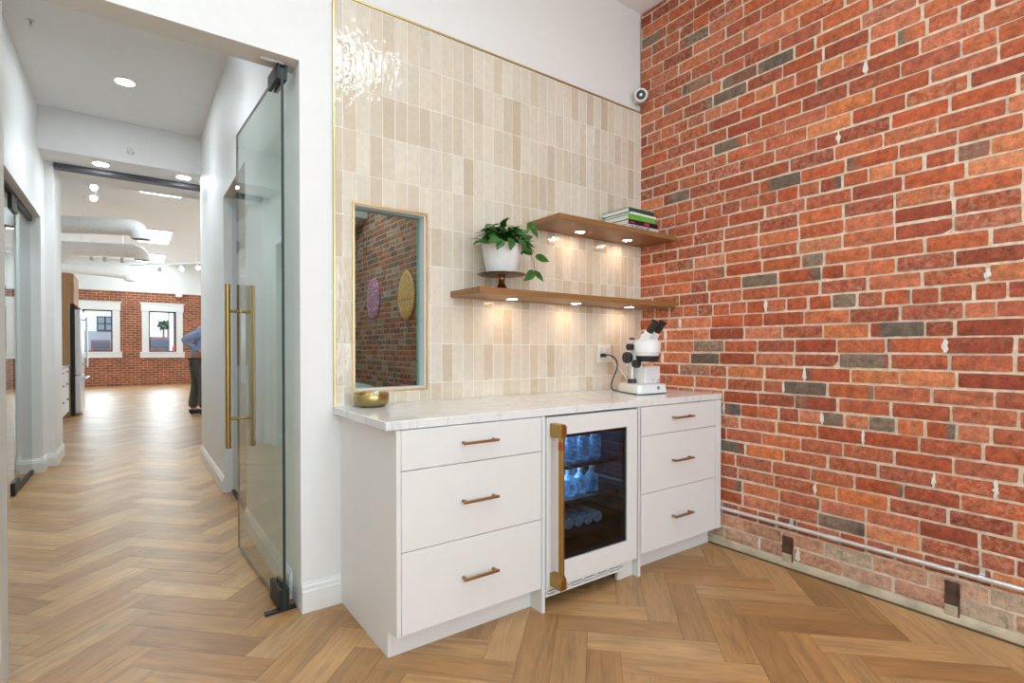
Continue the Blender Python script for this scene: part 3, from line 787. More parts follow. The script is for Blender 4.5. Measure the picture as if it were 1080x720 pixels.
for i in range(6):
    o = bottle('can_bottle', 'small bottle lying end-on on the lower shelf of the dark glass cooler', -1.285 + i * .066, -.46, SH[0] + .0005, .1, .030, 'bottles lying on the lower cooler shelf', True, first=f3); f3 = f3 or o

# ------------------------------------------------------------------ floating shelves
def shelf(label, x0, x1, z0, z1, lights, power):
    t = thing('floating_shelf', label, 'shelf', ((x0 + x1) / 2, -.005, z0), 'floating oak shelves on the tiled wall')
    b = B().box(x0, x1, -.300, -.0095, z0, z1)
    obj('board', b, M['oak'], t, bevel=.0015)
    for x in lights:
        p = obj('puck_light', B().lathe([(.001, 0), (.033, 0), (.033, -.0025), (.029, -.003), (.028, -.001), (.001, -.001)], (x, -.125, z0), 28), M['whitepl'], t)
        obj('lens', B().lathe([(.001, -.0012), (.0275, -.0012), (.0275, -.002), (.001, -.002)], (x, -.125, z0), 28), M['puck'], p)
    return t
shelf('long lower oak shelf with three recessed lights, carrying the potted plant', -1.508, -.002, 1.452, 1.483, (-1.19, -.72, -.25), 1.7)
shelf('short upper oak shelf with two recessed lights, carrying the stack of books', -1.003, -.002, 1.883, 1.914, (-.688, -.27), 1.9)

# ------------------------------------------------------------------ books
def book(label, x0, x1, y0, y1, z0, h, cover, spine=None, rot=0.0, marks=None, ct=.0028):
    c = Vector(((x0 + x1) / 2, (y0 + y1) / 2, z0)); t = thing('book', label, 'book', c, 'stacked books on the upper shelf')
    b = B().box(x0, x1, y0, y1, z0, z0 + ct).box(x0, x1, y0, y1, z0 + h - ct, z0 + h)
    obj('cover', b, cover, t, bevel=.0006)
    obj('spine', B().box(x0, x1, y0 - .0006, y0 + ct, z0 + ct * .2, z0 + h - ct * .2), spine or cover, t, bevel=.0008)
    obj('pages', B().box(x0 + .003, x1 - .003, y0 + ct, y1 - .004, z0 + ct, z0 + h - ct), M['paper'], t)
    if marks: obj('spine_print', marks(x0, x1, y0, z0, h), marks.mat, t, smooth=0)
    t.rotation_euler = (0, 0, rot); return t
def mk(fn, mt): fn.mat = mt; return fn
def grey_marks(x0, x1, y0, z0, h):
    b = B(); rr = random.Random(3); x = x0 + .02
    for wd in (3, 9, 5):
        for k in range(wd):
            w = rr.uniform(.005, .008)
            b.box(x, x + .0016, y0 - .0010, y0, z0 + h * .28, z0 + h * .72); b.box(x, x + w, y0 - .0010, y0, z0 + h * rr.choice((.28, .46, .64)), z0 + h * rr.choice((.36, .54, .72)) + .0012)
            if rr.random() < .6: b.box(x + w - .0016, x + w, y0 - .0010, y0, z0 + h * .28, z0 + h * .72)
            x += w + .0028
        x += .010
    return b
def pink_marks(x0, x1, y0, z0, h):
    b = B()
    b.box(x0 + .150, x0 + .188, y0 - .0011, y0, z0 + h * .22, z0 + h * .80); b.box(x0 + .135, x0 + .150, y0 - .0011, y0, z0 + h * .45, z0 + h * .65)
    for k in range(4): b.box(x0 + .012 + k * .010, x0 + .019 + k * .010, y0 - .0011, y0, z0 + h * .3, z0 + h * .6)
    return b
zb = 1.9145
book('grey-spined book lying flat at the very bottom of the stack', -.437, -.163, -.284, -.060, zb, .021, M['bkwhite'], M['bkgrey'], marks=mk(grey_marks, mat('spine_ink', (.02, .02, .025), .6))); zb += .0212
book('black and maroon spined book with a magenta block, second from the bottom of the stack', -.436, -.168, -.282, -.030, zb, .031, M['bkmaroon'], mat('black_glossy_spine', (.02, .008, .012), .3), marks=mk(pink_marks, M['bkpink'])); zb += .0312
book('bright green spined book in the middle of the stack', -.433, -.185, -.280, -.035, zb, .030, M['bklime']); zb += .0302
book('thin white book under the topmost dark green one', -.425, -.183, -.285, -.070, zb, .014, M['bkwhite'], rot=.03); zb += .0142
book('dark green clothbound book on top of the stack', -.430, -.192, -.275, -.055, zb, .028, M['bkgreen'], rot=.02)

# ------------------------------------------------------------------ plant on a stand
PX, PY = -1.283, -.16
t = thing('cake_stand', 'antique brass pedestal stand with scalloped plate under the potted plant', 'stand', (PX, PY, 1.4832))
sc = lambda th, r, z: 1 + (.035 * math.cos(12 * th) if r > .09 else 0)
obj('plate', B().lathe([(.001, .085), (.02, .083), (.10, .084), (.122, .086), (.126, .090), (.122, .0915), (.10, .0915), (.001, .0915)], (PX, PY, 1.4832), 72, mod=sc), M['antique'], t)
obj('pedestal', B().lathe([(.001, 0), (.046, 0), (.045, .006), (.032, .016), (.020, .034), (.016, .050), (.019, .056), (.0165, .062), (.018, .075), (.026, .0835), (.001, .0845)], (PX, PY, 1.4832), 32), M['antique'], t)
PZ0 = 1.4832 + .0925
t = thing('potted_plant', 'trailing green pothos in a white tapered ceramic pot on the brass stand', 'plant', (PX, PY, PZ0))
rib = lambda th, r, z: 1 + .004 * math.cos(36 * th)
obj('pot', B().lathe([(.001, 0), (.079, 0), (.083, .004), (.106, .145), (.107, .150), (.103, .150), (.104, .140), (.098, .125), (.001, .125)], (PX, PY, PZ0), 72, mod=rib), M['pot'], t)
obj('soil', B().lathe([(.001, .134), (.06, .132), (.099, .127)], (PX, PY, PZ0), 24), M['soil'], t)
def leaf(b, base, direction, up, L, Wd, droop=.3, fold=.35):
    d = Vector(direction).normalized(); u = Vector(up); u = (u - d * u.dot(d)).normalized(); s = d.cross(u)
    base = Vector(base); rows = []
    prof = [(0, .10), (.06, .55), (.18, .92), (.36, 1.0), (.55, .84), (.74, .52), (.9, .2), (1.0, .015)]
    for tt, ww in prof:
        c = base + d * (L * tt) - u * (droop * L * tt * tt)
        if tt == 0: c = base + d * (L * .02)
        row = []
        for k in (-1, -.5, 0, .5, 1):
            back = -.10 * L * (abs(k) if tt < .1 else 0)
            row.append(b.v(c + s * (Wd * .5 * ww * k) + u * (fold * Wd * .5 * ww * (abs(k) ** 1.3) * .6) + d * back))
        rows.append(row)
    for i in range(len(rows) - 1):
        for k in range(4): b.f([rows[i][k], rows[i][k + 1], rows[i + 1][k + 1], rows[i + 1][k]])
fol = B(); stm = B(); rr = random.Random(21)
top = Vector((PX, PY, PZ0 + .14))
for i in range(150):
    th = rr.uniform(0, 2 * PI); el = rr.uniform(-.1, 1.25); rad = rr.uniform(.02, .115) * (1.1 - .4 * el)
    tip = top + Vector((math.cos(th) * rad * 1.08, math.sin(th) * rad * .8, .012 + .108 * math.sin(max(el, 0)) * rr.uniform(.6, 1.1)))
    st = top + Vector((math.cos(th) * .03, math.sin(th) * .03, -.012))
    mid = (st + tip) / 2 + Vector((0, 0, .02))
    stm.tube([st, mid, tip], .0014, 5)
    d = Vector((math.cos(th + rr.uniform(-.5, .5)), math.sin(th + rr.uniform(-.5, .5)), rr.uniform(-.30, .50)))
    leaf(fol, tip, d, (rr.uniform(-.3, .3), rr.uniform(-.5, .1), 1), rr.uniform(.048, .075), rr.uniform(.032, .046), rr.uniform(.15, .45))
# deliberate leaves seen in the photograph: left skirt, tall top ones, right cluster
for bx, bz, dx, dz, L in ((-.10, .145, -1, -.35, .085), (-.115, .150, -1, -.1, .075), (-.06, .20, -.8, .35, .075), (.0, .215, -.9, .2, .08), (.02, .22, .9, .3, .07),
                          (.075, .20, .5, .5, .065), (.10, .165, 1, -.1, .075), (.07, .16, 1, .2, .07), (.03, .15, .4, -.6, .075), (-.02, .15, -.3, -.5, .08), (-.08, .14, -.6, -.7, .075)):
    p = Vector((PX + bx, PY - (.115 if dz < -.3 else .05), PZ0 + bz + (.012 if dz < -.3 else 0))); stm.tube([top, (top + p) / 2 + Vector((0, 0, .015)), p], .0014, 5)
    leaf(fol, p, (dx, -.45, dz), (0, -.8, .6), L, L * .62, .25)
def vp(px, py, y=PY - .02): return Vector((PX + (px - 529) * .0061, y, 1.51 + (302 - py) * .0050))
stm.tube([vp(538, 257), vp(549, 252), vp(556, 258), vp(559, 266), vp(562, 274), vp(562, 290)], .0017, 6)
stm.tube([vp(545, 256), vp(552, 245), vp(557, 238)], .0017, 6)
for a, c2, L in (((557, 232), (563, 243), .090), ((561, 232), (553, 238), .07), ((559, 262), (547, 264), .082), ((565, 267), (580, 270), .088), ((561, 284), (549, 295), .088), ((563, 284), (573, 294), .075), ((549, 250), (562, 244), .07), ((546, 254), (558, 249), .07)):
    p, q = vp(*a), vp(*c2); stm.tube([p - (q - p) * .25, p], .0012, 5)
    leaf(fol, p, (q - p) + Vector((0, -.02, 0)), (0, -1, .35), L, L * .58, .15, .3)
obj('foliage', fol, M['leaf'], t, smooth=60, fixn=False)
obj('stem', stm, M['vine'], t)

# ------------------------------------------------------------------ outlet, microscope, bowl
t = thing('wall_outlet', 'white double wall outlet on the tiles beside the microscope', 'outlet', (-.366, -.012, 1.092))
obj('face_plate', B().box(-.424, -.308, -.0175, -.0095, 1.092, 1.214), M['whitepl'], t, bevel=.002)
for x in (-.395, -.338):
    r = B().box(x - .017, x + .017, -.0195, -.0175, 1.118, 1.188); obj('socket_insert', r, mat('socket_white', (.70, .70, .69), .4), t, bevel=.001)
MC = Vector((-.385, -.30, H))
t = thing('stereo_microscope', 'white stereo microscope with black eyepieces standing on the countertop corner', 'microscope', (MC.x, MC.y, H))
bz0, bz1 = H + .004, H + .058
ft = [(-.508, -.414), (-.490, -.434), (-.275, -.440), (-.258, -.425), (-.285, -.19), (-.30, -.178), (-.41, -.178), (-.426, -.19)]
b = B(); lo = [b.v((x, y, bz0)) for x, y in ft]; cxm, cym = -.375, -.31
hi = [b.v((cxm + (x - cxm) * .955, cym + (y - cym) * .955, bz1)) for x, y in ft]
b.f(lo[::-1]); b.f(hi)
for i in range(8): b.f([lo[i], lo[(i + 1) % 8], hi[(i + 1) % 8], hi[i]])
base = obj('base', b, M['ivory'], t, bevel=.006, seg=3)
fo = B(); fo.prism([(cxm + (x - cxm) * .985, cym + (y - cym) * .985) for x, y in ft], 'Z', H + .0003, H + .005)
obj('rubber_foot', fo, M['blackpl'], base)
obj('badge', B().lathe([(.001, -.0035), (.011, -.0035), (.011, .001), (.001, .001)], (-.345, -.4345, H + .036), 20, 'Y'), M['teal'], base)
obj('lamp_housing', B().box(-.372, -.232, -.360, -.272, bz1, bz1 + .105), M['ivory'], t, bevel=.007, seg=3)
obj('lamp_knob', B().cyl((-.252, -.360, bz1 + .018), (-.252, -.372, bz1 + .018), .008), M['inox'], t); obj('lamp_screw', B().cyl((-.305, -.360, bz1 + .018), (-.305, -.366, bz1 + .018), .005), M['inox'], t)
px, py = -.392, -.272
obj('pillar', B().cyl((px, py, bz1), (px, py, 1.238), .0135), M['inox'], t)
obj('pillar_collar', B().lathe([(.001, 0), (.026, 0), (.026, .022), (.018, .026), (.001, .026)], (px, py, bz1), 24), M['blackpl'], t)
obj('pillar_cap', B().lathe([(.001, 0), (.016, 0), (.016, .012), (.001, .012)], (px, py, 1.236), 24), M['blackpl'], t)
arm = B().box(px - .032, px + .032, py - .060, py + .024, 1.075, 1.170).box(px - .024, px + .024, py - .12, py - .05, 1.10, 1.16)
obj('focus_arm', arm, M['ivory'], t, bevel=.006, seg=3)
for s in (-1, 1):
    obj('focus_knob', B().lathe([(.001, s * .034), (.016, s * .034), (.016, s * .040), (.033, s * .042), (.034, s * .064), (.029, s * .068), (.001, s * .068)], (px, py - .012, 1.128), 28, 'X', mod=lambda th, r, z: 1 + (.02 * math.cos(20 * th) if r > .03 else 0)), M['blackpl'], t)
obj('tension_knob', B().lathe([(.001, -.070), (.024, -.070), (.026, -.062), (.026, -.044), (.010, -.040), (.010, -.024), (.001, -.024)], (px + .01, py - .075, 1.092), 24, 'X'), M['blackpl'], t)
obj('zoom_knob', B().lathe([(.001, -.065), (.020, -.065), (.020, -.036), (.001, -.036)], (px, py - .030, 1.192), 24, 'X'), M['blackpl'], t)
hx, hy = -.36, -.365
obj('objective_ring', B().lathe([(.001, 0), (.060, 0), (.070, .018), (.073, .034), (.001, .034)], (hx, hy, 1.105), 40), M['blackpl'], t)
hd = B().lathe([(.001, 0), (.070, 0), (.073, .018), (.078, .020), (.082, .075), (.076, .090), (.04, .098), (.001, .098)], (hx, hy + .005, 1.139), 40)
obj('zoom_body', hd, M['ivory'], t)
obj('body_seam', B().lathe([(.001, 0), (.0755, 0), (.0755, .004), (.001, .004)], (hx, hy + .005, 1.158), 40), M['blackpl'], t)
dirv = Vector((0, -.62, .78)).normalized(); sd = Vector((1, 0, 0)); nrm = dirv.cross(sd)
hp = B()
c = Vector((hx, hy + .002, 1.226))
hp.obox(c, sd * .052, dirv * .040, nrm * .026)
for s in (-1, 1):
    q = c + sd * s * .034 + dirv * .032; hp.tube([q - dirv * .05, q + dirv * .040], [.033, .024], 24)
obj('prism_head', hp, M['ivory'], t, bevel=.004, seg=2)
for s in (-1, 1):
    q = c + sd * s * .034 + dirv * .070
    obj('eyepiece', B().tube([q, q + dirv * .038, q + dirv * .040, q + dirv * .060, q + dirv * .074, q + dirv * .076], [.0215, .0215, .019, .021, .0255, .021], 28), M['blackpl'], t)
# cords of the microscope (fixed to it, plugged into the outlet)
def smoothpts(pts, n=6):
    P = [Vector(p) for p in pts]; out = []
    for i in range(len(P) - 1):
        p0, p1, p2, p3 = P[max(i - 1, 0)], P[i], P[i + 1], P[min(i + 2, len(P) - 1)]
        for k in range(n):
            s = k / n; out.append(.5 * ((2 * p1) + (p2 - p0) * s + (2 * p0 - 5 * p1 + 4 * p2 - p3) * s * s + (3 * p1 - p0 - 3 * p2 + p3) * s ** 3))
    return out + [P[-1]]
cb = B().tube(smoothpts([(-.392, -.040, 1.138), (-.360, -.055, 1.140), (-.325, -.075, 1.115), (-.330, -.095, 1.06), (-.385, -.115, 1.00), (-.415, -.125, .955), (-.418, -.14, .925), (-.405, -.165, .919), (-.39, -.18, .930)]), .0042, 10)
obj('power_cord', cb, M['blackpl'], t)
obj('plug', B().box(-.408, -.378, -.044, -.0197, 1.127, 1.150), M['blackpl'], t, bevel=.003)
cw = B().tube(smoothpts([(-.338, -.034, 1.128), (-.320, -.045, 1.10), (-.29, -.07, 1.055), (-.27, -.10, 1.01), (-.30, -.15, .985), (-.33, -.185, .965)]), .0032, 8)
obj('lamp_cord', cw, M['whitepl'], t)
obj('lamp_plug', B().box(-.350, -.326, -.036, -.0197, 1.118, 1.140), M['whitepl'], t, bevel=.003)
BX, BY = -1.972, -.098
bw = B().lathe([(.001, 0), (.052, 0), (.062, .004), (.074, .016), (.079, .034), (.079, .058), (.0775, .060), (.0755, .058), (.0755, .034), (.070, .018), (.058, .008), (.001, .007)], (BX, BY, H + .0003), 48)
t = obj('brass_bowl', bw, M['bowl'], smooth=50); tag(t, 'small round brass bowl on the counter under the inner window', 'bowl')
pk = B(); pk.obox((BX + .018, BY - .012, H + .042), (.010, 0, .004), (0, .010, 0), (-.003, 0, .028))
tag(obj('paper_sachet', pk, M['whitepl'], bevel=.002), 'tiny white folded paper sachet standing inside the brass bowl', 'sachet')

# ------------------------------------------------------------------ conduit, security camera
t = thing('electrical_conduit', 'thin galvanised steel conduit running low along the brick wall', 'conduit', (-.02, -2.6, .229), None)
obj('pipe', B().cyl((-.021, -.643, .232), (-.021, -4.6, .225), .0115, seg=20), M['steel'], t)
for y in (-1.05, -1.83, -2.9):
    s = B().lathe([(.0117, -.009), (.0145, -.009), (.0145, .009), (.0117, .009)], (-.021, y, .231), 20, 'Y', cap=False).box(-.010, -.0055, y - .009, y + .009, .24, .272)
    s.cyl((-.0056, y, .262), (-.013, y, .262), .005, seg=8)
    obj('pipe_strap', s, M['steel'], t)
for y in (-1.27,): obj('coupling', B().cyl((-.021, y + .028, .2308), (-.021, y - .028, .2307), .0145), M['steel'], t)
t = thing('security_camera', 'small round white security camera in the corner above the tiles', 'camera', (-.075, 0, 2.83))
d = Vector((-.72, -.66, -.18)).normalized(); c = Vector((-.080, -.070, 2.885))
obj('housing', B().tube([c - d * .035, c - d * .025, c + d * .018, c + d * .026], [.028, .041, .045, .040], 32), M['whitepl'], t)
fc = obj('lens_face', B().tube([c + d * .0262, c + d * .0285], [.032, .031], 32), M['blackpl'], t)
obj('lens_ring', B().tube([c + d * .0285, c + d * .031], [.010, .008], 20), M['inox'], fc)
obj('mount', B().tube([c - d * .025, Vector((-.055, -.015, 2.875)), Vector((-.055, -.0005, 2.875))], [.014, .014, .024], 16), M['whitepl'], t)
obj('camera_cable', B().tube(smoothpts([(-.05, -.012, 2.87), (-.008, -.006, 2.86), (-.006, -.006, 2.825)]), .003, 6).tube([(-.006, -.006, 2.84), (-.006, -.006, ZC - .002)], .003, 6), mat('grey_cable', (.25, .25, .25), .5), t)

# ------------------------------------------------------------------ glass entry door
t = thing('glass_entry_door', 'frameless clear glass door standing open with tall brass pull handles', 'door', (-2.322, .05, 0))
A = Vector((-2.322, .05, 0)); E = Vector((-2.364, 1.000, 0)); dl = (E - A).normalized(); nl = Vector((dl.y, -dl.x, 0))
g = B(); th = .006; zl, zh = .012, 2.425
P = [A - nl * th, E - nl * th, E + nl * th, A + nl * th]
lo = [g.v(p + Vector((0, 0, zl))) for p in P]; hi = [g.v(p + Vector((0, 0, zh))) for p in P]
g.mi = 0; g.f([lo[0], lo[1], hi[1], hi[0]]); g.f([lo[2], lo[3], hi[3], hi[2]])
g.mi = 1; g.f([lo[3], lo[0], hi[0], hi[3]]); g.f([lo[1], lo[2], hi[2], hi[1]]); g.f(lo); g.f(hi)
obj('glass_leaf', g, [M['tinted'], M['edgeg']], t, smooth=0)
def onleaf(s, n, z): return A + dl * s + nl * n + Vector((0, 0, z))
for sgn, lb in ((-1, 'pull on the corridor face'), (1, 'pull on the wall face')):
    h = B(); s = .880
    h.tube([onleaf(s, sgn * .066, .612), onleaf(s, sgn * .066, 1.548)], .0135, 18)
    for z in (.780, 1.395): h.tube([onleaf(s, sgn * .006, z), onleaf(s, sgn * .060, z)], .009, 14)
    obj('pull_handle', h, M['brass'], t)
for nm, zc0, zc1 in (('floor_patch', .012, .105), ('top_patch', 2.375, 2.442)):
    p = B()
    for sgn in (-1, 1):
        p.obox(onleaf(.080, sgn * .014, (zc0 + zc1) / 2), dl * .08, nl * .008, Vector((0, 0, (zc1 - zc0) / 2)))
    obj(nm, p, M['black'], t, bevel=.002)
fp = B().obox((-2.335, .070, .006), (.066, .004, 0), (0, .016, 0), (0, 0, .005))
fp.cyl((-2.324, .075, .004), (-2.324, .075, .014), .014)
tag(obj('floor_pivot', fp, M['black'], bevel=.002), 'black floor pivot plate under the hinge corner of the open glass door', 'door pivot')
tag(obj('head_pivot', B().box(-2.41, -2.315, .055, .085, 2.442, 2.4549), M['inox'], bevel=.002), 'small metal pivot plate in the opening head above the glass door', 'door pivot')

# glass in the corridor openings
t = thing('glass_partition', 'fixed frameless glass pane filling the doorway in the right corridor wall', 'glass panel', (XJ + .07, DR0, 0))
obj('pane', B().box(XJ + .06, XJ + .07, DR0 + .004, DR1 - .004, .02, DZ - .004), M['sideg'], t, smooth=0)
obj('floor_channel', B().box(XJ + .05, XJ + .08, DR0, DR1, 0, .02), M['black'], t)
GX = -3.65
t = thing('glass_partition', 'fixed glass pane in black channels at the left corridor wall', 'glass panel', (GX, 3.95, 0))
obj('pane', B().box(GX - .006, GX + .006, 3.50, PO1 - .004, .03, PZ - .05), M['sideg'], t, smooth=0)
obj('floor_channel', B().box(GX - .018, GX + .018, 3.50, PO1, 0, .032), M['black'], t)
obj('head_channel', B().box(GX - .02, GX + .02, 3.50, PO1, PZ - .055, PZ), M['black'], t)
t = thing('glass_side_door', 'closed frameless glass door with black corner fittings in the left corridor wall', 'door', (GX, 3.3, 0))
g = B(); g.box(GX - .006, GX + .006, 2.45, 3.40, .012, PZ - .06)
obj('glass_leaf', g, M['sideg'], t, smooth=0)
obj('glass_edge', B().box(GX - .0062, GX + .0062, 3.40, 3.406, .012, PZ - .06), M['edgeb'], t, smooth=0)
for nm, z0, z1 in (('floor_patch', .006, .11), ('top_patch', PZ - .15, PZ - .03)):
    obj(nm, B().box(GX - .02, GX + .02, 3.24, 3.48, z0, z1), M['black'], t, bevel=.003)
obj('head_track', B().box(GX - .02, GX + .02, PO0, 3.5, PZ - .03, PZ), M['black'], t)
obj('jamb_panel', B().box(GX - .006, GX + .006, PO0, 2.44, .012, PZ - .06), M['sideg'], t, smooth=0)

# ------------------------------------------------------------------ downlights
DL = {}
def downlight(label, x, y, z, power, col=NEU, group='recessed ceiling downlights', r=.065, spread=150, spot=0):
    t = thing('downlight', label, 'light', (x, y, z), group)
    obj('trim_ring', B().lathe([(r, 0), (r + .014, -.001), (r + .014, -.004), (r, -.003)], (x, y, z), 32, cap=False), M['whitepl'], t)
    key = (power, col)
    if key not in DL: DL[key] = emis('downlight_diffuser', col, power / (PI * PI * r * r))
    obj('diffuser', B().lathe([(.001, -.001), (r, -.001), (r, -.002), (.001, -.002)], (x, y, z), 32), DL[key], t)
    if spot:     # the reflector's beam
        d = bpy.data.lights.new('reflector_beam', 'SPOT'); d.energy = spot; d.color = col; d.spot_size = math.radians(118); d.spot_blend = 1.0; d.shadow_soft_size = .05
        o = bpy.data.objects.new('reflector_beam', d); COL.objects.link(o); o.parent = t; o.location = (0, 0, -.06)
downlight('round recessed downlight in the corridor ceiling near its far end', -2.905, 3.11, ZK, 9, COOL, spot=60)
downlight('round recessed downlight in the corridor ceiling just past the entry', -2.905, 1.25, ZK, 5.5, COOL, spot=56)
downlight('left of the two downlights in the lowered soffit before the steel beam', -3.115, 4.30, 3.042, 5, COOL, spot=28)
downlight('right of the two downlights in the lowered soffit before the steel beam', -2.405, 4.30, 3.042, 5, COOL, spot=28)
k = 0
for x, y in ((-4.3, -4.4), (-4.3, -2.9), (-4.3, -1.2), (-3.0, -4.4), (-3.0, -2.9), (-3.0, -1.2), (-1.7, -4.6), (-.6, -4.6)):
    downlight('recessed downlight in the front room ceiling', x, y, ZC, 7.5, NEU, 'front room downlights')
t = thing('ceiling_light', 'wide flat ceiling light over the middle of the front room', 'light', (-1.60, -1.75, ZC))
obj('housing', B().box(-1.95, -1.25, -2.05, -1.45, ZC - .05, ZC - .001), M['whitepl'], t, bevel=.004)
obj('diffuser', B().box(-1.93, -1.27, -2.03, -1.47, ZC - .056, ZC - .05), emis('panel_diffuser', NEU, 18), t)
downlight('recessed downlight in the office ceiling behind the tiled wall', -1.0, 2.2, ZC, 16, COOL, 'office downlights', spread=170)
downlight('recessed downlight in the office ceiling near its end wall', -1.0, 4.6, ZC, 20, COOL, 'office downlights', spread=170)
downlight('recessed downlight in the small room behind the left glass door', -4.5, 2.6, ZK, 22, COOL, 'side room downlight', spread=170)

# sprinklers
for lb, x, y, z in (('small sprinkler head on the corridor ceiling at the left', -3.42, 2.45, ZK), ('small white sprinkler head under the bulkhead edge', -2.87, 4.03, 3.16)):
    t = thing('sprinkler_head', lb, 'sprinkler', (x, y, z), 'ceiling sprinklers')
    if z == ZK:
        obj('body', B().lathe([(.001, 0), (.02, 0), (.02, -.004), (.008, -.006), (.008, -.03), (.001, -.03)], (x, y, z), 16), M['inox'], t)
        obj('deflector', B().lathe([(.001, -.045), (.018, -.045), (.018, -.048), (.001, -.048)], (x, y, z), 16).cyl((x - .006, y, z - .03), (x - .006, y, z - .046), .002, seg=6), M['inox'], t)
    else:
        obj('body', B().lathe([(.001, .06), (.03, .06), (.034, .055), (.034, .045), (.015, .04), (.001, .04)], (x, y + .0, z), 20, 'Y'), M['whitepl'], t)
        obj('deflector', B().box(x - .03, x - .018, y - .03, y + .045, z - .03, z + .02).box(x + .018, x + .03, y - .03, y + .045, z - .03, z + .02).box(x - .03, x + .03, y - .03, y - .015, z + .008, z + .022), M['whitepl'], t, bevel=.002)

# ------------------------------------------------------------------ office behind the tiled wall
def board(label, cy, cz, hw, hh, pointy, mt):
    n = 40; out = []
    for i in range(n):
        a = 2 * PI * i / n; s, c2 = math.sin(a), math.cos(a)
        w = abs(s)
        z = c2
        if pointy and z > 0: w = (1 - z) ** .72 * (1 + .72 * z)
        wd = hw * math.copysign(w, s)
        out.append((wd, hh * z))
    b = B(); layers = []
    for x, k in ((-.004, .96), (-.018, 1.0), (-.030, .97), (-.036, .88), (-.040, .55)):
        layers.append([b.v((x, cy + p[0] * k, cz + p[1] * (k if k > .9 else k))) for p in out])
    b.f(layers[0]); b.f(layers[-1][::-1])
    for a in range(len(layers) - 1):
        for i in range(n): b.f([layers[a][i], layers[a][(i + 1) % n], layers[a + 1][(i + 1) % n], layers[a + 1][i]])
    return tag(obj('wall_plaque', b, mt, smooth=60), label, 'wall art', 'painted oval boards on the office brick wall')
board('purple and red swirl painted oval board on the brick seen through the inner window', 4.945, 1.905, .25, .305, False, M['art1'])
board('orange and cream teardrop board with pointed top on the brick seen through the inner window', 3.806, 1.865, .25, .325, True, M['art2'])
b2 = B()
for k in range(-2, 3): b2.box(-.0415, -.038, 3.806 + k * .075 - .018, 3.806 + k * .075 + .018, 1.80 + .01 * (k % 2), 1.812 + .01 * (k % 2))
o = bpy.data.objects['wall_plaque.001']
obj('dark_dashes', b2, M['blackpl'], o, smooth=0)
struct('beam_1', B().box(-1.8, .0, 5.22, 5.70, 3.13, ZC), M['wall'], smooth=0)
t = thing('office_chair', 'white shell chair with black arm pad behind the inner window', 'chair', (-1.72, .85, 0))
ch = B(); rows = []
for i in range(9):
    s = i / 8; z = .50 + .47 * s; row = []
    for k in range(9):
        q = -1 + k / 4; row.append(ch.v((-1.78 + q * .21, .78 - .10 * s + .10 * q * q - .02, z - .07 * q * q * s)))
    rows.append(row)
for i in range(8):
    for k in range(8): ch.f([rows[i][k], rows[i][k + 1], rows[i + 1][k + 1], rows[i + 1][k]])
o = obj('backrest', ch, M['whitepl'], t, fixn=True, smooth=60); md = o.modifiers.new('solid', 'SOLIDIFY'); md.thickness = .025
obj('seat', B().box(-1.99, -1.57, .72, 1.16, .43, .49), M['whitepl'], t, bevel=.02, seg=3)
obj('arm_pad', B().box(-1.60, -1.55, .74, 1.0, .68, .71), M['blackpl'], t, bevel=.008)
obj('arm_post', B().box(-1.585, -1.565, .84, .88, .47, .68), M['blackpl'], t)
obj('gas_lift', B().cyl((-1.78, .94, .08), (-1.78, .94, .43), .025), M['inox'], t)
st = B()
for k in range(5):
    a = 2 * PI * k / 5; st.tube([(-1.78, .94, .10), (-1.78 + .28 * math.cos(a), .94 + .28 * math.sin(a), .06)], [.022, .014], 10)
obj('star_base', st, M['inox'], t)
for k in range(5):
    a = 2 * PI * k / 5; x, y = -1.78 + .28 * math.cos(a), .94 + .28 * math.sin(a)
    obj('caster', B().cyl((x - .015, y, .03), (x + .015, y, .03), .03, seg=14), M['blackpl'], t)

# ------------------------------------------------------------------ far kitchen
KX = -3.75
for i, (y0, y1, lb) in enumerate(((7.0, 7.75, 'white kitchen base cabinet farthest from the refrigerator'), (7.75, 8.5, 'white kitchen base cabinet second from the wood panel'), (8.5, 9.25, 'white kitchen base cabinet right beside the wood panel'))):
    t = thing('base_cabinet', lb, 'cabinet', (-4.1, (y0 + y1) / 2, 0), 'white kitchen base cabinets')
    obj('carcass', B().box(-4.58, KX - .025, y0, y1, .10, .868).box(-4.58, KX - .09, y0, y1, 0, .10), M['cab'], t)
    for z0, z1 in ((.11, .41), (.415, .665), (.67, .865)):
        d = obj('drawer', B().box(KX - .022, KX, y0 + .003, y1 - .003, z0, z1), M['cab'], t, bevel=.002)
        obj('handle', B().box(KX + .02, KX + .03, (y0 + y1) / 2 - .09, (y0 + y1) / 2 + .09, z1 - .075, z1 - .06).box(KX - .001, KX + .025, (y0 + y1) / 2 - .085, (y0 + y1) / 2 - .07, z1 - .075, z1 - .06).box(KX - .001, KX + .025, (y0 + y1) / 2 + .07, (y0 + y1) / 2 + .085, z1 - .075, z1 - .06), M['bronze'], d)
tag(obj('kitchen_countertop', B().box(-4.58, KX + .02, 6.98, 9.255, .868, .905), M['quartz'], bevel=.004), 'white countertop on the far kitchen cabinets along the left wall', 'countertop')
t = thing('tall_cabinet', 'tall warm wood cabinet surrounding the refrigerator in the far kitchen', 'cabinet', (-4.15, 9.8, 0))
obj('side_panel', B().box(-4.58, -3.735, 9.27, 9.32, .0, 2.47), M['woodpanel'], t)
obj('far_panel', B().box(-4.58, -3.69, 10.32, 10.37, 0, 2.47), M['woodpanel'], t)
obj('top_box', B().box(-4.58, -3.70, 9.32, 10.32, 1.95, 2.47), M['woodpanel'], t)
for y0, y1 in ((9.325, 9.817), (9.823, 10.315)): obj('cabinet_door', B().box(-3.70, -3.68, y0, y1, 1.955, 2.465), M['woodpanel'], t, bevel=.003)
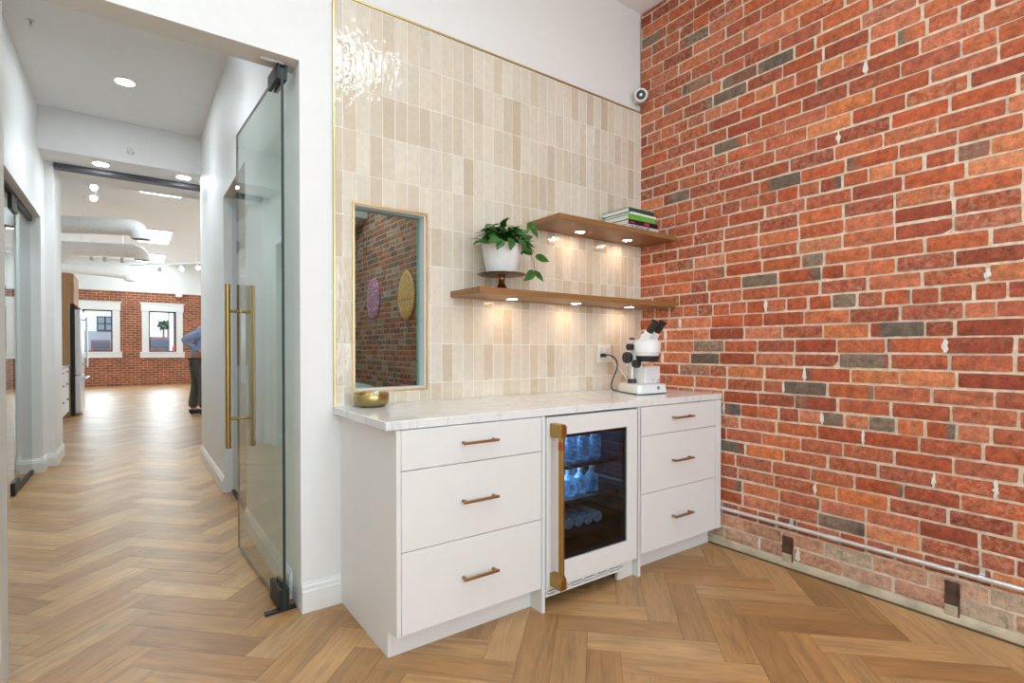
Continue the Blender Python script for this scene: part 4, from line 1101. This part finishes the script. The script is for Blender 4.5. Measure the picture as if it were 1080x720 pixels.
t = thing('refrigerator', 'pale stainless refrigerator with long bar handles beside the wood cabinet', 'refrigerator', (-4.05, 9.82, 0))
obj('body', B().box(-4.5, -3.68, 9.34, 10.30, .02, 1.86), M['black'], t)
for k, (y0, y1, z0, z1) in enumerate(((9.345, 9.815, .72, 1.86), (9.825, 10.295, .72, 1.86), (9.345, 10.295, .06, .705))):
    d = obj('door' if k < 2 else 'freezer_drawer', B().box(-3.675, -3.60, y0, y1, z0, z1), mat('pale_inox_%d' % k, (.66, .67, .69), .32, metal=.35), t, bevel=.006)
    hb = B()
    if k < 2:
        yy = y1 - .05 if k == 0 else y0 + .05
        hb.tube([(-3.535, yy, .85), (-3.535, yy, 1.75)], .014, 12)
        for z in (.9, 1.7): hb.tube([(-3.60, yy, z), (-3.535, yy, z)], .010, 8)
    else:
        hb.tube([(-3.535, y0 + .06, .655), (-3.535, y1 - .06, .655)], .014, 12)
        for yy in (y0 + .12, y1 - .12): hb.tube([(-3.60, yy, .655), (-3.535, yy, .655)], .010, 8)
    obj('handle', hb, M['inox'], d)
obj('hinge_cap', B().box(-3.70, -3.60, 9.345, 9.44, 1.862, 1.885).box(-3.70, -3.60, 10.2, 10.295, 1.862, 1.885), M['black'], t)
tag(obj('emergency_light', B().box(-1.70, -1.52, YF - .10, YF - .001, 2.88, 2.995), M['whitepl'], bevel=.01), 'small white emergency light box high on the far brick wall', 'light')

# ducts
def duct(label, p0, p1, r, drop):
    p0, p1 = Vector(p0), Vector(p1); d = (p1 - p0).normalized(); dn = Vector((0, 0, -1))
    t = thing('air_duct', label, 'duct', (p0 + p1) / 2, 'round white ceiling ducts')
    pts = [p0, p0 + (p1 - p0) * .5, p1]; e = 1.25 * r
    for k in range(1, 7):
        a = PI / 2 * k / 6; pts.append(p1 + d * (e * math.sin(a)) + dn * (e * (1 - math.cos(a))))
    pts.append(pts[-1] + dn * drop)
    obj('duct_run', B().tube(pts, r, 28, cap=False), M['duct'], t, smooth=50)
    last = pts[-1]
    obj('outlet_grille', B().cyl(last + Vector((0, 0, .012)), last + Vector((0, 0, .002)), r * .97, seg=28), mat('duct_throat', (.10, .10, .10), .7), t)
    for q in (.15, .6):
        c = p0 + (p1 - p0) * q
        obj('band', B().tube([c - d * .02, c + d * .02], r + .008, 28), M['duct'], t)
        obj('hanger', B().cyl(c + Vector((0, 0, r)), (c.x, c.y, ZF), .006, seg=8), M['steel'], t)
duct('nearest round white duct with elbow turning down in the far room', (-4.55, 10.3, 3.42), (-2.90, 9.6, 3.42), .155, .02)
duct('middle round white duct with elbow turning down in the far room', (-4.59, 12.2, 3.28), (-2.86, 12.0, 3.35), .150, .01)
duct('farthest round white duct with elbow turning down in the far room', (-4.59, 15.0, 3.23), (-3.06, 15.0, 3.15), .115, .01)
# skylights
for lb, x0, x1, y0, y1 in (('nearest bright skylight panel in the far room ceiling', -2.74, -2.13, 7.7, 8.98), ('middle bright skylight panel in the far room ceiling', -2.74, -2.09, 12.45, 14.25), ('farthest bright skylight panel in the far room ceiling', -2.74, -2.05, 16.3, 18.0),
    ('unseen skylight panel added as fill light on the right side, nearer one', .4, 1.1, 7.6, 10.4), ('unseen skylight panel added as fill light on the right side, farther one', .4, 1.1, 12.4, 15.2)):  # this out-of-view pair is added to fill the far room with light
    t = thing('skylight', lb, 'skylight', ((x0 + x1) / 2, (y0 + y1) / 2, ZF - .024), 'ceiling skylights in the far room')
    f = B()
    for a0, a1, c0, c1 in ((x0 - .04, x0, y0 - .04, y1 + .04), (x1, x1 + .04, y0 - .04, y1 + .04), (x0, x1, y0 - .04, y0), (x0, x1, y1, y1 + .04)): f.box(a0, a1, c0, c1, ZF - .024, ZF)
    obj('frame', f, M['trim'], t)
    obj('diffuser', B().box(x0, x1, y0, y1, ZF - .02, ZF - .001), M['skyl'], t, smooth=0)
# track lights
def track(label, p0, p1, heads):
    p0, p1 = Vector(p0), Vector(p1); d = (p1 - p0).normalized(); s = d.cross(Vector((0, 0, 1)))
    t = thing('track_light', label, 'light', (p0 + p1) / 2, 'track lights in the far room')
    obj('rail', B().obox((p0 + p1) / 2, d * ((p1 - p0).length / 2), s * .02, Vector((0, 0, .018))), M['inox'], t)
    for q in (.1, .9):
        c = p0 + (p1 - p0) * q; obj('drop_rod', B().cyl(c, (c.x, c.y, ZF), .006, seg=8), M['steel'], t)
    for q, aim, lit in heads:
        c = p0 + (p1 - p0) * q + Vector((0, 0, -.02)); a = Vector(aim).normalized()
        h = obj('spot_head', B().cyl(c, c + Vector((0, 0, -.07)), .008, seg=8).tube([c + Vector((0, 0, -.09)) - a * .06, c + Vector((0, 0, -.09)) + a * .07], [.04, .05], 20), M['spotdim'] if not lit else M['whitepl'], t)
        if lit: obj('lens', B().tube([c + Vector((0, 0, -.09)) + a * .0705, c + Vector((0, 0, -.09)) + a * .078], .052, 20), M['spot'], h)
track('short track with three lit spot heads just beyond the steel beam', (-3.37, 7.4, 3.86), (-3.37, 9.4, 3.86), ((.17, (.2, -.9, -.5), True), (.40, (.4, -.9, -.5), True), (.78, (-.2, -.9, -.5), True)))
track('long far track of spot heads crossing in front of the brick wall', (-2.9, 14.6, 3.36), (-1.35, 13.4, 3.42), ((.12, (0, -.6, -.8), True), (.4, (0, .6, -.8), False), (.70, (0, -.7, -.7), True), (.92, (.1, -.8, -.4), True)))
track('left far track of unlit heads between the white ducts', (-3.9, 13.2, 3.42), (-2.95, 13.2, 3.42), ((.3, (0, .6, -.8), False), (.55, (0, .6, -.8), False), (.9, (0, .6, -.8), False)))
track('right side track with lit heads beside the corridor wall edge', (-1.50, 11.0, 3.62), (-1.2, 14.5, 3.66), ((.2, (-.3, -.8, -.5), True), (.55, (-.3, -.8, -.5), True)))

# ------------------------------------------------------------------ person in the far room
def skin_obj(name, verts, edges, rad, mt, parent, root=0, sub=2):
    me = bpy.data.meshes.new(name); org = WL[parent.name]
    me.from_pydata([Vector(v) - org for v in verts], edges, []); me.materials.append(mt)
    o = bpy.data.objects.new(name, me); COL.objects.link(o); o.parent = parent; WL[o.name] = org.copy()
    md = o.modifiers.new('skin', 'SKIN'); md.use_smooth_shade = True
    for i, sv in enumerate(me.skin_vertices[0].data):
        r = rad[i]; sv.radius = (r, r) if isinstance(r, (int, float)) else r; sv.use_root = (i == root)
    s = o.modifiers.new('sub', 'SUBSURF'); s.levels = sub; s.render_levels = sub
    return o
def person():
    gx, gy = -1.90, 8.5
    t = thing('person', 'person in blue shirt and grey trousers with hand at hip, behind the corridor wall edge', 'person', (gx, gy, 0))
    # facing right (+X) and slightly toward the viewer: f = forward, l = left/right lateral (toward the viewer is -Y)
    def P(f, l, z):
        f += .42 * max(0, z - 1.05) ** 1.1; z *= 1.07
        return (gx + f * .95 + l * .25, gy - l * .95 + f * -.25, z)
    V, E, Rr = [], [], []
    def add(p, r, link=None):
        V.append(p); Rr.append(r); i = len(V) - 1
        if link is not None: E.append((link, i))
        return i
    pel = add(P(-.02, 0, .98), (.15, .12)); w = add(P(-.01, 0, 1.12), (.145, .11), pel); ch = add(P(-.01, 0, 1.32), (.16, .12), w)
    us = add(P(.02, 0, 1.47), (.13, .09), ch); nk = add(P(.05, 0, 1.56), .058, us)
    hb = add(P(.08, 0, 1.63), .070, nk); hm = add(P(.09, 0, 1.71), .092, hb); ht = add(P(.075, 0, 1.79), .075, hm)
    nose = add(P(.185, 0, 1.685), .014, hm)
    legs = {}
    for s in (-1, 1):
        hp = add(P(-.02, s * .085, .88), .092, pel); kn = add(P(.02 + .02 * s, s * .11, .50), .064, hp); an = add(P(-.02 + .05 * s, s * .11, .09), .045, kn); to = add(P(.14 + .05 * s, s * .12, .03), .035, an)
        legs[s] = (hp, kn, an, to)
    arms = {}
    for s in (-1, 1):
        sh = add(P(.0, s * .19, 1.45), .062, us)
        if s == 1: el = add(P(-.40, .24, 1.24), .046, sh); wr = add(P(-.03, .20, 1.04), .032, el); pm = add(P(.035, .185, 1.01), (.036, .02), wr)
        else: el = add(P(.02, -.25, 1.17), .044, sh); wr = add(P(.22, -.20, 1.10), .032, el); pm = add(P(.29, -.18, 1.10), (.036, .02), wr)
        arms[s] = (sh, el, wr, pm)
        base = Vector(V[pm]); fd = (Vector(V[pm]) - Vector(V[wr])).normalized(); lat = Vector((0, 0, 1)) if s == 1 else Vector((.2, 1, 0)).normalized()
        for k, ln in enumerate((.062, .072, .075, .068)):
            o1 = base + fd * .03 + lat * (.026 * (k - 1.5) * .75)
            a = add(tuple(o1), .0095, pm); b_ = add(tuple(o1 + fd * ln * .5 + Vector((0, 0, -.008))), .0088, a); add(tuple(o1 + fd * ln * .85 + Vector((0, 0, -.03))), .0075, b_)
        o1 = base + lat * .035 - fd * .005; a = add(tuple(o1), .011, pm); add(tuple(o1 + lat * .02 + fd * .035), .009, a)
    body = skin_obj('body', V, E, Rr, M['skin'], t)
    # shirt
    def sub(idx, infl, extra=None):
        mp = {j: n for n, j in enumerate(idx)}
        return [V[j] for j in idx], [(mp[a], mp[b]) for a, b in E if a in mp and b in mp], [tuple(x + infl for x in (Rr[j] if isinstance(Rr[j], tuple) else (Rr[j], Rr[j]))) for j in idx]
    sv = [pel, w, ch, us, arms[-1][0], arms[-1][1], arms[1][0], arms[1][1]]
    a, e, r = sub(sv, .026)
    for s in (-1, 1):
        el, wr = Vector(V[arms[s][1]]), Vector(V[arms[s][2]]); a.append(tuple(el + (wr - el) * .86)); e.append((sv.index(arms[s][1]), len(a) - 1)); r.append((.042, .042))
    a[0] = P(-.02, 0, .86); r[0] = (.165, .14)
    skin_obj('shirt', a, e, r, M['shirt'], t)
    a, e, r = sub([pel] + [legs[s][k] for s in (-1, 1) for k in range(3)], .026)
    r[0] = (.135, .12)
    for i in range(len(a)):
        if a[i][2] < .25: r[i] = (.088, .088)
    skin_obj('trousers', a, e, r, M['trousers'], t)
    for s in (-1, 1):
        an, to = Vector(V[legs[s][2]]), Vector(V[legs[s][3]]); d = (to - an); d.z = 0; d.normalize()
        heel = Vector((an.x, an.y, .04)) - d * .05
        skin_obj('shoe', [tuple(heel), tuple(Vector((an.x, an.y, .06))), tuple(heel + d * .16 + Vector((0, 0, .005))), tuple(heel + d * .25 - Vector((0, 0, .005)))], [(0, 1), (1, 2), (2, 3)], [.038, .052, .046, .034], M['blackpl'], t, root=1)
    hc = Vector(P(.075, 0, 1.725)); hr = B()
    hr.lathe([(.108, -.02), (.112, .02), (.105, .06), (.08, .095), (.04, .115), (.001, .12)], hc - Vector((.02, 0, 0)), 24)
    obj('hair', hr, M['hair'], t)
    for s in (-1, 1):
        ey = Vector(P(.165, s * .032, 1.725)); obj('eye', B().lathe([(.001, -.009), (.008, -.005), (.009, 0), (.008, .005), (.001, .009)], ey, 12), M['blackpl'], t)
        er = Vector(P(.075, s * .098, 1.70)); obj('ear', B().obox(er, Vector((.018, 0, 0)), Vector((0, .009, 0)), Vector((0, 0, .030))), M['skin'], t, bevel=.008)
    mo = Vector(P(.168, 0, 1.645)); obj('mouth', B().obox(mo, Vector((.004, 0, 0)), Vector((.006, .022, 0)), Vector((0, 0, .004))), mat('lips', (.35, .12, .10), .5), t)
    bl = B(); c = Vector(P(-.02, 0, .93)); bl.lathe([(.160, -.018), (.168, -.018), (.168, .018), (.160, .018)], c, 32, mod=lambda th, r, z: .93 + .07 * abs(math.sin(th)), cap=False)
    obj('belt', bl, M['blackpl'], t)
    obj('holster', B().obox(P(.0, .20, .95), Vector((.035, -.01, .0)), Vector((.005, .022, 0)), Vector((0.02, 0, .075))), M['blackpl'], t, bevel=.008)
    obj('phone_clip', B().obox(P(.05, .215, .94), Vector((.03, -.01, 0)), Vector((.003, .012, 0)), Vector((0, 0, .03))), M['inox'], t, bevel=.004)
person()

# ------------------------------------------------------------------ outside the far windows
struct('street', B().box(-60, 60, 18.6, 140, -.25, -.05), M['street'], smooth=0)
t = thing('neighbour_building', 'white building with dark sash window seen through the left far window', 'building', (-12.0, 80, -.05))
obj('facade', B().box(-22, -3.7, 78, 84, 3.26, 16), M['facade'], t, smooth=0); obj('grey_base', B().box(-22, -3.7, 77.9, 84, -.05, 3.26), M['facadegrey'], t, smooth=0)
pd = mat('pane_dark', (.20, .25, .26), .15)
for x in (-5.52, -9.5):
    w = obj('window', B().box(x - .80, x + .80, 77.8, 77.99, 3.28, 5.05), M['winframe'], t)
    for a0, a1, c0, c1 in ((x - .68, x - .08, 3.42, 4.10), (x + .08, x + .68, 3.42, 4.10), (x - .68, x - .08, 4.24, 4.92), (x + .08, x + .68, 4.24, 4.92)): obj('pane', B().box(a0, a1, 77.74, 77.81, c0, c1), pd, w, smooth=0)
t = thing('brick_building', 'tall brick building across the street in the right far window', 'building', (4.5, 62, -.05))
obj('facade', B().box(.45, 9, 58, 72, -.05, 14), M['farbrick'], t, smooth=0)
for k in range(3): obj('window', B().box(.40, .46, 59.5 + k * 4.2, 61.5 + k * 4.2, 3.4, 5.6), pd, t)
def car(label, cx, cy, mt):
    t = thing('parked_car', label, 'car', (cx, cy, -.05), 'parked cars outside the far windows'); g = -.05
    prof = [(-2.2, .35), (-2.25, 1.1), (-2.1, 1.9), (-1.8, 2.2), (.6, 2.22), (1.3, 1.5), (2.1, 1.3), (2.3, .9), (2.25, .35)]
    obj('body', B().prism([(cy + u, g + w) for u, w in prof], 'X', cx - .88, cx + .88), mt, t, bevel=.06, seg=3)
    obj('rear_glass', B().obox((cx, cy - 2.18, g + 1.62), (.68, 0, 0), (0, .03, 0), (0, .06, .26)), M['darkglass'], t)
    for sx in (-1, 1): obj('tail_light', B().box(cx + sx * .72 - .08, cx + sx * .72 + .08, cy - 2.27, cy - 2.2, g + .95, g + 1.25), M['red'], t)
    obj('number_plate', B().box(cx - .25, cx + .25, cy - 2.27, cy - 2.22, g + .75, g + .90), M['whitepl'], t)
    for u in (-1.4, 1.4):
        for sx in (-1, 1): obj('wheel', B().cyl((cx + sx * .70, cy + u, g + .36), (cx + sx * .90, cy + u, g + .36), .36, seg=24), M['blackpl'], t)
car('dark plum parked van seen low in the left far window', -5.8, 75.5, M['carwine'])
car('dark plum parked van seen low in the right far window', -.95, 51.5, M['carwine'])
tag(obj('street_post', B().cyl((-.42, 46.0, -.05), (-.42, 46.0, 7), .12, seg=16).cyl((-.42, 46.0, -.05), (-.42, 46.0, .12), .2, seg=16), M['whitepl']), 'white post standing outside the right far window', 'post')
tag(obj('traffic_bollard', B().lathe([(.001, 0), (.26, 0), (.26, .06), (.16, .08), (.12, 1.35), (.10, 1.42), (.001, 1.44)], (-.30, 45.2, -.05), 20), M['red']), 'red bollard at the foot of the white street post', 'bollard')
rr = random.Random(4)
for lb, x, y, h, r in (('small bushy street tree above the plum van in the right far window', -.52, 56.0, 3.6, .48), ('farther street tree left of the plum van in the right far window', -2.2, 74, 3.9, .7)):
    t = thing('street_tree', lb, 'tree', (x, y, -.05), 'street trees outside')
    obj('trunk', B().cyl((x, y, -.05), (x, y, h - r), .14, .09, seg=12), mat('bark', (.16, .12, .09), .9), t)
    c = B()
    for k in range(170):
        a, e = rr.uniform(0, 2 * PI), rr.uniform(-1, 1.4); q = r * rr.uniform(.35, 1)
        leaf(c, (x + q * math.cos(a) * math.cos(e), y + q * math.sin(a) * math.cos(e), h - r * .6 + q * .8 * math.sin(e)), (rr.uniform(-1, 1), rr.uniform(-1, 1), rr.uniform(-1, 1)), (rr.uniform(-1, 1), .3, 1), .32, .22)
    obj('crown', c, M['tree'], t, fixn=False)
